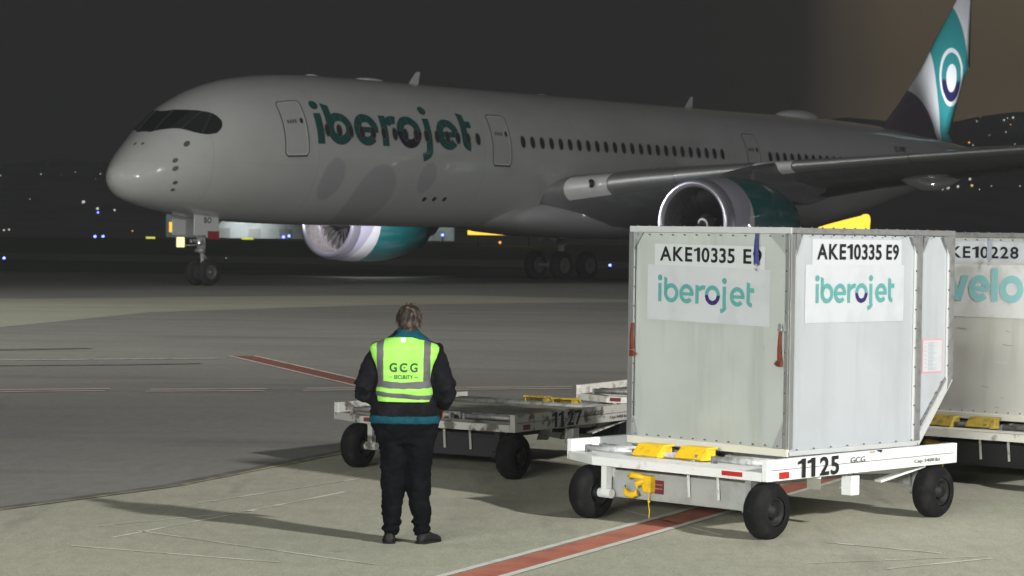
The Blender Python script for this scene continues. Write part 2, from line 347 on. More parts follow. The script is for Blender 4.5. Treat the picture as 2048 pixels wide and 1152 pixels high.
def strip(name,pts,wd,z,m,mb=None):
    b=mb or MB(); P=[Vector((x,y)) for x,y in pts]; l=[];r=[]
    for i,p in enumerate(P):
        d=(P[min(i+1,len(P)-1)]-P[max(i-1,0)]).normalized(); n=Vector((-d.y,d.x))*wd/2; l.append(p+n); r.append(p-n)
    o=len(P); b.add([(p.x,p.y,z) for p in l+r],[(i,i+1,o+i+1,o+i) for i in range(o-1)])
    if mb: return
    return tag(b.build(name,m),kind='structure')
strip('stand_edge_line',near[:6],.045,.012,seam)
strip('stand_edge_tar',[(x-.10,y) for x,y in near[:6]],.13,.008,tar)
# red lead-in stripe with white borders
A0=Vector((-.14,14.75)); B0=Vector((1.19,17.6)); d=(B0-A0).normalized(); A0=A0-d*3; B0=B0+d*4.5; nrm=Vector((-d.y,d.x))
strip('red_stripe',[A0,B0],.25,.008,redm)
strip('white_stripe',[A0+nrm*.165,B0+nrm*.165],.062,.012,whitem); strip('white_stripe',[A0-nrm*.165,B0-nrm*.165],.062,.012,whitem)
A1=Vector((-4.52,40.35)); B1=Vector((-1.92,32.9)); d=(B1-A1).normalized(); nrm=Vector((-d.y,d.x))
strip('far_red_stripe',[A1,B1],.34,.008,redold)
strip('far_white_stripe',[A1+nrm*.21,B1+nrm*.21],.05,.012,pinkm); strip('far_white_stripe',[A1-nrm*.21,B1-nrm*.21],.05,.012,pinkm)
for a,c in (((-9.5,29.7),(-5.25,31.25)),((-4.73,31.26),(-3.23,31.7)),((-2.74,31.91),(.85,33.04))):
    for o in (-.2,.2): strip('dashed_line',[(a[0],a[1]+o),(c[0],c[1]+o)],.10,.012,pinkm)
strip('faded_line',[(-11,36.7),(-8.1,38.02),(-4.72,39.6)],.2,.008,linem)
strip('faded_line',[(-12,40.2),(-8.81,41.33),(-7.43,42.3)],.35,.008,tar)
strip('faded_line',[(-9,36.0),(-6,37.2),(-4.9,37.9)],.15,.008,tar)
for a,c,wd in (((-2.68,16.21),(-2.11,17.49),.03),((-2.11,17.49),(-1.32,19.31),.035),((-2.45,18.2),(-1.15,20.6),.03),((-2.89,15.77),(-1.44,15.1),.028),((-2.57,16.6),(-.82,15.05),.022),((.55,19.1),(1.5,16.8),.02),((-2.9,16.8),(-1.9,17.9),.02),((3.2,15.8),(2.4,15.2),.03),((2.2,16.5),(2.9,16.0),.03),((1.9,15.4),(3.2,15.9),.02)):
    strip('pavement_scratch',[a,c],wd,.008,scuff)
sheet('grass_field',[(-900,120),(900,118),(900,640),(-900,700)],.004,grassm)
sheet('taxiway',[(-900,168),(900,160),(900,205),(-900,215)],.008,asphalt)
# ================================================================= HILLS AND CITY LIGHTS
def ridge(x):
    k=max(0,min(1,(x+60)/420)); k=k*k*(3-2*k)
    return 62+58*k+5*sin(x*.013)+3*sin(x*.041+1)
def hillz(x,y):
    t=max(0,min(1,(y-1500)/700)); return ridge(x)*t*(1+.04*sin(x*.03+y*.02))-1
b=MB(); b.smooth=True; nx,ny=90,16
b.add([(-1500+3000*i/nx,1450+900*j/ny,hillz(-1500+3000*i/nx,1450+900*j/ny)) for j in range(ny+1) for i in range(nx+1)],[(j*(nx+1)+i,j*(nx+1)+i+1,(j+1)*(nx+1)+i+1,(j+1)*(nx+1)+i) for j in range(ny) for i in range(nx)])
tag(b.build('hills',hillm),kind='structure')
GC={'w':glow('lamp_white',(1,.97,.9),1.0),'b':glow('lamp_blue',(.12,.16,1),9),'o':glow('lamp_orange',(1,.35,.1),1.8),'y':glow('lamp_yellow',(1,.75,.25),1.5),'r':glow('lamp_red',(1,.2,.1),1.2),'g':glow('lamp_green',(.3,.5,.3),.4)}
CITY=[[-348.4, 1947.2, 25.0, 1.0, 'w'], [-332.4, 1920.6, 19.6, 0.8, 'w'], [-342.1, 1979.2, 16.9, 0.6, 'b'], [-320.5, 1931.0, 18.7, 0.6, 'w'], [-349.0, 1913.3, 47.6, 0.8, 'w'], [-383.9, 1980.3, 54.6, 0.5, 'g'], [-409.9, 2083.6, 50.3, 0.5, 'w'], [-354.3, 2060.1, 50.5, 0.5, 'w'], [-356.9, 2053.0, 46.0, 0.4, 'w'], [-415.7, 1944.4, 45.4, 0.5, 'w'], [-425.4, 2007.3, 1.3, 0.5, 'w'], [-410.3, 1955.3, 1.8, 0.5, 'w'], [-364.5, 1934.5, 46.3, 0.4, 'w'], [-386.6, 1921.2, 26.5, 0.3, 'w'], [-307.7, 1942.9, 2.1, 0.4, 'o'], [372.5, 2085.5, 49.0, 0.9, 'w'], [373.7, 2065.8, 49.5, 1.0, 'w'], [381.4, 2061.3, 50.4, 0.8, 'w'], [391.4, 2060.1, 56.9, 0.8, 'w'], [370.0, 1938.7, 48.5, 0.7, 'y'], [380.7, 1962.0, 45.9, 0.4, 'w'], [403.0, 2025.4, 50.4, 0.35, 'w'], [364.1, 2046.4, 52.4, 0.4, 'w'], [397.9, 2070.9, 70.6, 0.3, 'r'], [404.1, 2076.0, 70.9, 0.35, 'r'], [397.7, 1917.3, 102.6, 0.8, 'w'], [411.7, 2021.2, 105.9, 0.7, 'w'], [417.3, 2034.3, 108.3, 0.45, 'w'], [413.1, 2001.2, 101.2, 0.45, 'o'], [396.0, 1935.6, 91.9, 0.5, 'w'], [394.5, 1994.7, 90.7, 1.0, 'w'], [376.5, 1917.9, 84.8, 0.7, 'y'], [405.4, 2086.9, 93.8, 0.7, 'r'], [392.4, 2073.1, 88.7, 0.7, 'o'], [383.8, 2009.5, 84.0, 0.5, 'w'], [368.0, 1960.0, 90.1, 0.35, 'g'], [385.9, 2081.8, 84.6, 0.35, 'o'], [387.3, 2014.5, 104.8, 0.35, 'w'], [399.6, 2076.5, 107.1, 0.35, 'w'], [401.2, 2069.6, 110.7, 0.3, 'w'], [379.3, 2001.7, 107.4, 0.3, 'w'], [367.5, 1982.8, 106.7, 0.35, 'r'], [421.0, 2019.8, 85.8, 0.35, 'w'], [416.6, 1986.2, 79.5, 0.35, 'w'], [363.0, 1932.3, 58.7, 0.3, 'r'], [413.5, 1961.0, 49.2, 0.35, 'w']]
CN={'w':'white','b':'bluish','o':'orange','y':'yellow','r':'red','g':'dim greenish'}
for x,y,z,r,c in CITY:
    k=(z-2.083)/y; lo,hi=1452,2340                       # where the hillside is met
    for _ in range(30):
        m_=(lo+hi)/2
        if hillz(x*m_/y,m_)<2.083+k*m_: lo=m_
        else: hi=m_
    Y=hi-6; X=x*Y/y; b=MB(); b.smooth=True; b.sph((0,0,0),r*1.15,8,6); b.cur=1; b.cyl((0,0,-r),(0,0,-6),.12,seg=6)
    o=b.build('hillside_lamp',[GC[c],darkvoid]); o.location=(X,Y,2.083+k*Y)
    side='left' if X<0 else 'right'
    tag(o,'tiny %s lamp on the dark hillside at the %s of the airliner'%(CN[c],'nose side' if X<0 else 'tail side'),'lamp','%s lamps on the hillside, %s side'%(CN[c],side))
TAXI=[[-121.79, 700.0, 0.31, 'b'], [-126.28, 740.0, 0.09, 'b'], [-76.38, 800.0, 0.8, 'b'], [-77.34, 830.0, 1.12, 'b'], [-20.48, 700.0, 2.2, 'b'], [-32.19, 152.0, 0.0, 'b'], [6.51, 160.0, 0.01, 'b'], [-2.74, 520.0, 0.73, 'o'], [-20.28, 170.0, 0.12, 'w']]
TL=['left of the pair left of the nose','right of the pair left of the nose','left of the pair before the far engine','right of the pair before the far engine','single one behind the far engine','at the left edge of the photo','beside the main gear wheels','orange one under the belly','small one left of the far engine']
for (x,y,z,c),t in zip(TAXI,TL):
    k=y/4800; b=MB(); b.smooth=True; b.sph((0,0,0),2.6*k if c!='w' else 1.2*k,10,8)
    e=empty('taxiway_light',(x,y,0)); o=b.build('lamp_globe',GC[c],e); o.location=(0,0,max(z,.25))
    b=MB(); b.cyl((0,0,0),(0,0,max(z,.25)),.05*max(1,y/200),seg=8); b.build('stake',darkvoid,e)
    tag(e,('%s taxiway lamp glowing on dark grass, %s'%({'b':'blue','o':'orange','w':'faint white'}[c],t)),'taxiway light','taxiway lamps')
# illuminated signs
sgn=glow('sign_yellow',(1,.93,.45),1.5); sgn2=glow('sign_amber',(1,.50,.06),1.6); sgn3=glow('sign_dim_yellow',(.85,.9,.12),.9)
def sign(loc,wd,ht,m,label,z0=0.1,depth=.3):
    e=empty('guidance_sign',loc); b=MB(); b.box(-wd/2,wd/2,-.02,.02,z0,z0+ht,ch=min(wd,ht)*.12*0+.015); b.build('lit_face',m,e)
    b=MB(); b.box(-wd/2-.03,wd/2+.03,.03,.03+depth,z0-.02,z0+ht+.04); b.box(-wd*.3,-wd*.26,.05,.12,-.05,z0); b.box(wd*.26,wd*.3,.05,.12,-.05,z0); b.build('housing',darkvoid,e)
    tag(e,label,'sign')
sign((-41.5,300,0),1.0,1.25,sgn,'square pale yellow lit sign left of the nose wheel strut',.15)
sign((-45.6,320,0),.42,1.35,sgn2,'narrow upright amber lit sign above and left of the square sign',2.0)
sign((-90.5,600,0),2.3,.5,sgn3,'small flat yellow lit sign farther left of the amber one',.2)
sign((-71.8,650,0),3.2,.55,sgn3,'long flat yellow lit sign right of the nose gear',.2)
# far terminal with a lamp-lit wall
wallm=mat('terminal_wall',(.50,.54,.54),.7,c2=(.40,.44,.44),scale=.2)
e=empty('far_terminal',(-72,900,0)); tag(e,'long low grey terminal with a lamp lit wall seen under the fuselage','building')
b=MB(); b.box(-58,50,0,30,0,11); b.build('wall',wallm,e)
b=MB(); b.box(-60,52,-1,31,11,12); b.build('roof',darkvoid,e)
for i in range(9):
    b=MB(); x=-50+i*11.5; b.box(x,x+4.5,-.15,-.02,0,3.6); b.build('dock_door',frame_g,e)
lamp('terminal_wall_lamp','SPOT',(-100,888,7.0),9000,(.95,1,1),(-100,900,2),spot_size=R(150),spot_blend=.8,shadow_soft_size=.4)
lamp('terminal_wall_lamp','SPOT',(-126,886,7.0),1500,(.8,1,.9),(-122,900,2),spot_size=R(150),spot_blend=.8,shadow_soft_size=.4)
lamp('terminal_wall_lamp','SPOT',(-28,884,7.0),3500,(.9,1,1),(-28,900,2),spot_size=R(150),spot_blend=.8,shadow_soft_size=.4)
# yellow lit canopies
yc=glow('canopy_yellow_light',(1,.62,.06),1.7)
def canopy(loc,W,H0,H1,label,post=True,z=3.2):
    e=empty('lit_canopy',loc); b=MB()
    top=[(W*t,H0+(H1-H0)*t**.9) for t in [i/8 for i in range(8)]]+[(W*.93,H1*1.0),(W*.965,H1-.08),(W*.99,H1-.28),(W,H1-.6)]
    poly=top+[(W*.985,z)]+[(0,z)]
    b.prism(poly,lambda u,v,w_:(u,w_,v),2.5); b.build('lit_fascia',yc,e)
    b=MB()
    for x in (W*.15,W*.85): b.box(x-.12,x+.12,.5,.74,0,z-.004)
    b.build('post',darkvoid,e); tag(e,label,'canopy')
canopy((33.4,260,0),5.3,3.55,5.05,'bright yellow lit canopy with a sloping top just above the front container')
canopy((-9.4,500,0),15,4.4,4.4,'yellow lit canopy strip glimpsed under the belly before the main gear',z=2.3)

# the night air between here and the hills
hz=bpy.data.materials.new('night_haze'); hz.use_nodes=True; n_=hz.node_tree; n_.nodes.clear(); o_=n_.nodes.new('ShaderNodeOutputMaterial'); v_=n_.nodes.new('ShaderNodeVolumePrincipled')
v_.inputs['Color'].default_value=(.85,.87,.9,1); v_.inputs['Density'].default_value=HAZE; v_.inputs['Anisotropy'].default_value=0; n_.links.new(v_.outputs[0],o_.inputs['Volume'])
b=MB(); b.box(-1600,1600,-150,2500,-2,190); tag(b.build('haze',hz),kind='stuff')
# ================================================================= AIRLINER

ST=[(0,4.07,4.07,0.0),(0.06,4.36,3.80,.30),(.2,4.56,3.62,.55),(0.5,4.88,3.36,.90),(1.0,5.36,3.16,1.32),(1.6,5.88,3.00,1.70),(2.2,6.42,2.88,2.00),(3.0,7.02,2.75,2.30),(4.5,7.74,2.59,2.66),(6,8.14,2.50,2.86),(8,8.40,2.45,2.96),(10,8.50,2.43,2.98),(12,8.52,2.43,2.98),
(30,8.52,2.43,2.98),(42,8.52,2.43,2.98),(45,8.52,2.55,2.96),(48,8.51,2.90,2.86),(51,8.47,3.45,2.66),(54,8.34,4.1,2.35),(57,8.13,4.78,1.95),(60,7.9,5.42,1.5),(63,7.65,6.0,1.0),(65.3,7.42,6.4,.55),(66.6,7.2,6.62,.28),(66.8,7.0,6.8,.1)]
def _herm(i,s,k):
    P=ST
    def sl(j):
        if j<=0: return (P[1][k]-P[0][k])/(P[1][0]-P[0][0])
        if j>=len(P)-1: return (P[-1][k]-P[-2][k])/(P[-1][0]-P[-2][0])
        a=(P[j][k]-P[j-1][k])/(P[j][0]-P[j-1][0]); b=(P[j+1][k]-P[j][k])/(P[j+1][0]-P[j][0])
        return 0 if a*b<=0 else 2*a*b/(a+b)
    h=P[i+1][0]-P[i][0]; t=(s-P[i][0])/h
    return (2*t**3-3*t**2+1)*P[i][k]+(t**3-2*t**2+t)*h*sl(i)+(-2*t**3+3*t**2)*P[i+1][k]+(t**3-t**2)*h*sl(i+1)
def sec(s):
    s=max(0,min(66.8,s)); i=0
    while i<len(ST)-2 and s>ST[i+1][0]: i+=1
    tp,bt,hw=(_herm(i,s,k) for k in (1,2,3))
    zm=bt+(tp-bt)*.5
    return tp,bt,hw,zm
def surf(s,th,off=0.):
    tp,bt,hw,zm=sec(s)
    n=hw*math.cos(th); z=zm+(tp-zm)*math.sin(th)
    if off:
        nn=math.cos(th)/max(hw,.01); nz=math.sin(th)/max(tp-zm,.01); l=math.hypot(nn,nz)
        n+=off*nn/l; z+=off*nz/l
    return n,z
AL=.86914
plane=empty('airliner',(-15.05466,89.86814,0),AL)
tag(plane,'long white twin-engine airliner with teal lettering and a lit teal tail fin','airliner')
PM=Matrix.Translation(plane.location)@Matrix.Rotation(AL,4,'Z')
def P(s,n,z): return (s,-n,z)
def W(s,n,z): return PM@Vector((s,-n,z))
def paint(name,extra=None,rough=.2,c=(.74,.745,.75)):
    m=mat(name,c,max(rough,.35),spec=.12,coat=.9); g=N(m); g.b.inputs['Coat Roughness'].default_value=.012; g.b.inputs['Coat Normal']; o,x,y,z=g.xyz()
    n1=g.noise(o,.7,5); n2=g.noise(g.xyz(sc=(.15,1,1))[0],2.5,4)
    c=g.mix(g.m('MULTIPLY',g.step(n1,.4,.75),.35),c,tuple(v*.80 for v in c)); c=g.mix(g.m('MULTIPLY',g.step(n2,.5,.8),.25),c,(.5,.5,.49))
    if extra: c=extra(g,c,x,y,z)
    g.l(c,g.b.inputs['Base Color']); 
    bm=g.n('ShaderNodeBump'); bm.inputs['Strength'].default_value=.04; bm.inputs['Distance'].default_value=.05; g.l(g.noise(o,.8,2),bm.inputs['Height']); g.l(bm.outputs[0],g.b.inputs['Normal'])
    return m
def ell(g,x,z,cx,cz,a,b_,t,soft=.03):
    dx=g.m('SUBTRACT',x,cx); dz=g.m('SUBTRACT',z,cz)
    u=g.m('ADD',g.m('MULTIPLY',dx,cos(t)/a),g.m('MULTIPLY',dz,sin(t)/a)); v=g.m('ADD',g.m('MULTIPLY',dx,-sin(t)/b_),g.m('MULTIPLY',dz,cos(t)/b_))
    r=g.m('SQRT',g.m('ADD',g.m('MULTIPLY',u,u),g.m('MULTIPLY',v,v)))
    return g.step(r,1+soft,1-soft)
def fus_extra(g,c,x,y,z):
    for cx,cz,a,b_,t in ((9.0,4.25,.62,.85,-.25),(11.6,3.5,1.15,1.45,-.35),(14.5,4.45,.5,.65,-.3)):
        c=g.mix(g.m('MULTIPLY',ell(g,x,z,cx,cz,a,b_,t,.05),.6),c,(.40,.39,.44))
    # panel joints: rings round the barrel and long lap joints
    for s0 in (3.05,8.05,17.9,24.2,36.4,44.2,52.5,60.6):
        c=g.mix(g.m('MULTIPLY',g.step(g.m('ABSOLUTE',g.m('SUBTRACT',x,s0)),.022,.012),.35),c,(.35,.35,.35))
    for z0 in (4.72,3.15): c=g.mix(g.m('MULTIPLY',g.step(g.m('ABSOLUTE',g.m('SUBTRACT',z,z0)),.016,.008),.25),c,(.4,.4,.4))
    return c
fusm=paint('fuselage_paint',fus_extra,c=(.60,.605,.60))
plainp=paint('plain_aircraft_paint')
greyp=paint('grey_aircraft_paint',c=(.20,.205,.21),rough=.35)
tealp=paint('teal_aircraft_paint',c=(.006,.150,.150),rough=.18); pylp=paint('dark_pylon_paint',c=(.13,.13,.135)); fairp=paint('fairing_paint',c=(.40,.405,.41))
letm=mat('dark_teal_lettering',(.012,.105,.095),.25,coat=.5); letn=mat('dark_navy_lettering',(.015,.015,.035),.25,coat=.5)
glass=mat('dark_glass',(.008,.009,.011),.06,spec=.8); winm=mat('cabin_window_glass',(.035,.036,.038),.12)
winfr=mat('window_frame_grey',(.10,.105,.105),.4)
linegrey=mat('door_outline_grey',(.10,.10,.10),.5); linelight=mat('door_outline_pale',(.82,.82,.80),.35)
slatm=mat('bare_leading_edge_metal',(.50,.50,.51),.42,metal=.8,c2=(.5,.5,.5),scale=3)
lipm=mat('polished_lip_metal',(.60,.58,.66),.33,metal=.75)
# fuselage
SS=[0,.02,.06,.12,.2,.33,.5,.75,1,1.3,1.6,1.9,2.2,2.6,3,3.5,4,4.5,5,5.5,6,7,8,9,10,12,14,16,18,20,23,26,30,34,38,42,43.5,45,46.5,48,49.5,51,52.5,54,55.5,57,58.5,60,61.5,63,64.2,65.3,66.1,66.6,66.8]
b=MB(); b.smooth=True; NS=96
b.rings([[P(s,*surf(max(s,.004),2*PI*k/NS)) for k in range(NS)] for s in SS])
b.build('fuselage',fusm,plane)
def onf(s,th,off): n,z=surf(s,th,off); return P(s,n,z)
def thz(s,z): tp,bt,hw,zm=sec(s); return math.asin(max(-1,min(1,(z-zm)/(tp-zm))))
# wrap cell shapes, mirrored on request
def wrap(fn2,sd): return (lambda *a:(lambda p:(p[0],p[1]*sd,p[2]))(fn2(*a)))
# cockpit windshield mask
mk=[(1.56,92),(1.57,77.7),(1.78,66),(1.95,58),(2.09,52.3),(2.25,45.5),(2.37,40),(2.52,34),(2.7,29.2),(2.9,25.5),(3.13,23.4),(3.28,23.2),(3.41,24.6),(3.53,26.6),(3.6,29.4),(3.64,32.5),(3.62,35.7),(3.56,40),(3.48,44),(3.36,48),(3.22,51.6),(3.08,56),(2.91,61),(2.78,67),(2.66,74.2),(2.57,81),(2.52,86),(2.52,92)]
def pip(x,y,pl):
    c=False; n=len(pl)
    for i in range(n):
        x1,y1=pl[i];x2,y2=pl[i-1]
        if (y1>y)!=(y2>y) and x<(x2-x1)*(y-y1)/(y2-y1)+x1: c=not c
    return c
def patch(name,poly,m,ds,dth,off,sd=1,parent=plane,smooth=True):
    """polygon in (station, degrees) laid on the skin: columns of constant angle, cut exactly at the outline"""
    b=MB(); b.smooth=smooth; lo=min(p[1] for p in poly); hi=max(p[1] for p in poly); n=max(2,int((hi-lo)/dth))
    def span(t):
        xs=[]
        for i in range(len(poly)):
            (x1,y1),(x2,y2)=poly[i-1],poly[i]
            if (y1>t)!=(y2>t): xs.append(x1+(t-y1)/(y2-y1)*(x2-x1))
        return (min(xs),max(xs)) if len(xs)>1 else None
    rows=[]
    for i in range(n+1):
        t=lo+(hi-lo)*(i/n); t=min(max(t,lo+1e-3),hi-1e-3); sp=span(t)
        if sp: rows.append((t,sp))
    kx=max(2,int((max(p[0] for p in poly)-min(p[0] for p in poly))/ds))
    vs=[]
    for t,(a,c) in rows:
        for k in range(kx+1):
            p=onf(a+(c-a)*k/kx,R(t),off); vs.append((p[0],p[1]*sd,p[2]))
    fs=[(r*(kx+1)+k,r*(kx+1)+k+1,(r+1)*(kx+1)+k+1,(r+1)*(kx+1)+k) for r in range(len(rows)-1) for k in range(kx)]
    b.add(vs,fs); return b.build(name,m,parent)
for sd in (1,-1):
    o=patch('cockpit_window',[(s,min(t,90)) for s,t in mk],glass,.08,1.5,.012,sd)
    b=MB()                                             # thin pillars between the panes
    for a,c in (((1.62,74),(2.64,77)),((2.22,47),(3.2,52)),((2.75,29.5),(3.42,45))):
        pts=[onf(a[0]+(c[0]-a[0])*t,R(a[1]+(c[1]-a[1])*t),.022) for t in [i/8 for i in range(9)]]
        b.tube([(p[0],p[1]*sd,p[2]) for p in pts],.012,6)
    b.build('pillar',winfr,o)
# doors: recessed-looking outline, window and handle
def door(s,w_,z0,z1,sd=1,faint=False,name='passenger_door'):
    t0=thz(s,z0); t1=thz(s,z1)
    def rr(a,off,r=.16,n=6):
        q=[]; ht=(t1-t0)*3.01
        for cx,cy,st in ((w_/2-r,ht/2-r,0),(-w_/2+r,ht/2-r,90),(-w_/2+r,-ht/2+r,180),(w_/2-r,-ht/2+r,270)):
            for i in range(n+1): 
                q.append((cx+(r+a)*cos(R(st+90*i/n)),cy+(r+a)*sin(R(st+90*i/n))))
        out=[]
        for i in range(len(q)):                         # subdivide the long edges so the line follows the skin
            x1,y1=q[i];x2,y2=q[(i+1)%len(q)]; k=max(1,int(math.hypot(x2-x1,y2-y1)/.15))
            out+=[(x1+(x2-x1)*j/k,y1+(y2-y1)*j/k) for j in range(k)]
        pts=[onf(s+x,(t0+t1)/2+y/3.01,off) for x,y in out]
        return [(p[0],p[1]*sd,p[2]) for p in pts]
    b=MB(); b.rings([rr(0,.010),rr(.03,.016),rr(.055,.010)],cap=False)
    d=b.build(name,linegrey if not faint else winfr,plane)
    b=MB(); b.rings([rr(-.045,.012),rr(-.004,.014)],cap=False); b.build('door_edge',linelight,d)
    tm=(t0+t1)/2+.08
    b=MB(); c0=[onf(s+.36+.085*cos(a),tm+.12*sin(a)/3.01,.016) for a in [2*PI*i/14 for i in range(14)]]; b.add([(p[0],p[1]*sd,p[2]) for p in c0],[tuple(range(14))]); b.build('door_window',winm,d)
    b=MB()
    for k in range(4):
        x0=-.36+k*.13; q=[onf(s+x0+dx,tm+dy/3.01,.016) for dx,dy in ((0,-.09),(.07,-.09),(.07,.07),(0,.07))]; b.add([(p[0],p[1]*sd,p[2]) for p in q],[(0,1,2,3)])
    b.build('door_placard',winfr,d,fix=False)
    if not faint:
        q=[(-w_/2+.12,.09),(w_/2-.12,.09)]; b=MB()
        pts=[onf(s+x,t0-.012,.03) for x in (-w_/2+.08,0,w_/2-.08)]; b.tube([(p[0],p[1]*sd,p[2]) for p in pts],.035,6); b.build('door_sill',linegrey,d)
    return d
for sd in (1,-1):
    door(6.86,1.14,5.12,7.20,sd); door(19.05,1.14,5.12,7.22,sd); door(38.0,1.0,5.2,7.2,sd,True); door(53.6,1.05,5.35,7.1,sd,True)
# cabin windows (port side is the one in view)
def windows(s0,n,pitch,sd):
    for k in range(n):
        s=s0+k*pitch; t=thz(s,6.159); b=MB()
        for mi,(a,h_,off) in enumerate(((.165,.27,.026),(.125,.225,.031))):
            b.cur=mi; q=[onf(s+a*cos(u)*abs(cos(u))**-.15 if abs(cos(u))>1e-3 else s,t+h_*sin(u)/3.01,off) for u in [2*PI*i/20+.01 for i in range(20)]]
            b.add([(p[0],p[1]*sd,p[2]) for p in q],[tuple(range(20))])
        b.build('cabin_window',[winfr,winm],plane)
windows(8.53,15,.641,1); windows(20.47,24,.6457,1); windows(39.4,20,.6457,1)
windows(20.47,10,.6457,-1)
# airline lettering on the skin
g_=logo_iberojet()
place_logo('airline_letter',g_,7.95,0,9.3,1.27,lambda u,v,w_:onf(u,R(3.4)+v/3.01,.010+w_),letm,letn,plane,lift=.004)
# small dark ports, antennas, radome
def port(s,t,r,name='static_port',m=linegrey):
    b=MB(); b.add([onf(s+r*cos(u),R(t)+r*sin(u)/max(1.0,sec(s)[2]),.014) for u in [2*PI*i/12 for i in range(12)]],[tuple(range(12))]); b.build(name,m,plane)
for s,t,r in ((1.65,11.4,.10),(1.64,-.3,.11),(1.71,-21.7,.09),(1.73,-33.1,.08),(2.14,25.7,.12),(1.01,83,.06),(1.09,69,.06)): port(s,t,r)
for s,t in ((14.83,-38.6),(15.43,-38.1),(16.06,-37.9)): port(s,t,.12,'drain_port',darkvoid)
for s,h_,l in ((16.6,.55,.55),(36.5,.55,.5)):
    b=MB(); z0=8.50; b.add([P(s-l*.5,-.04,z0),P(s+l*.5,-.04,z0),P(s+l*.75,-.015,z0+h_),P(s+l*.35,-.015,z0+h_),P(s-l*.5,.04,z0),P(s+l*.5,.04,z0),P(s+l*.75,.015,z0+h_),P(s+l*.35,.015,z0+h_)],[(0,1,2,3),(7,6,5,4),(0,3,7,4),(1,5,6,2),(3,2,6,7)]); b.build('blade_antenna',plainp,plane)
b=MB(); b.smooth=True; b.sph(P(13.9,0,8.5),(.85,.28,.13),20,8); b.build('roof_antenna',plainp,plane)
b=MB(); b.smooth=True; b.sph(P(46,0,8.46),(1.75,.75,.42),28,10); b.build('satellite_radome',plainp,plane)
for s in (10.5,25.2): b=MB(); b.smooth=True; b.sph(P(s,0,8.51),(.35,.15,.06),12,6); b.build('roof_antenna',plainp,plane)
lettering('registration','EC-NBO',52.0,54.2-.9,0,.36,lambda u,v:onf(u,R(20)+v/2.6,.02),winfr,plane,bold=.02)
# belly fairing
b=MB(); b.smooth=True; rs=[]
for s,wd,zt,zb in ((19.6,1.0,3.2,2.70),(20.8,2.0,3.5,2.42),(22.2,2.6,3.85,2.22),(24.5,2.98,4.1,2.08),(27.5,3.1,4.2,2.0),(32,3.1,4.2,1.98),(36,3.05,4.1,2.0),(39,2.6,3.8,2.25),(41.5,1.9,3.5,2.55),(43,.9,3.1,2.8)):
    zm=(zt+zb)/2; rs.append([P(s,wd*cos(t)*(1 if abs(cos(t))<1e-6 else abs(cos(t))**-.35*1.0),zm+(zt-zb)/2*sin(t)) for t in [2*PI*k/40+.001 for k in range(40)]])
b.rings(rs); b.build('belly_fairing',fairp,plane)
# ---------------------------------------------------------------- wings
AF=[(1,0),(.9,.018),(.75,.042),(.6,.062),(.45,.075),(.3,.076),(.18,.066),(.1,.052),(.05,.038),(.02,.024),(.006,.012),(0,0),(.006,-.013),(.02,-.022),(.05,-.032),(.1,-.042),(.18,-.052),(.3,-.060),(.45,-.056),(.6,-.040),(.75,-.022),(.9,-.008)]
WS=[(1.5,21.2,15.5,4.0,1.06),(3.0,22.7,14.2,4.22,1.0),(6,24.95,11.6,4.72,.95),(10.5,28.05,9.2,5.28,.74),(15,31.2,7.6,5.76,.52),(19.5,34.35,6.3,6.2,.46),(24,37.5,5.0,6.62,.43),(28,40.3,3.9,7.0,.42),(30.2,42.0,3.1,7.3,.6),(31.3,43.3,2.3,7.75,.55),(32.0,44.6,1.6,8.5,.5),(32.3,45.8,.8,9.3,.45)]
def wsec(n):
    for i in range(len(WS)-1):
        if n<=WS[i+1][0]:
            t=(n-WS[i][0])/(WS[i+1][0]-WS[i][0]); return [WS[i][k]+(WS[i+1][k]-WS[i][k])*t for k in range(5)]
    return list(WS[-1])
def wpt(n,u,v,sd,grow=0):
    _,le,ch,z,th=wsec(n); p=P(le+u*ch,n,z+v*ch*th*(1.0 if v>0 else 1.45)-u*ch*.08); return (p[0],p[1]*sd,p[2])
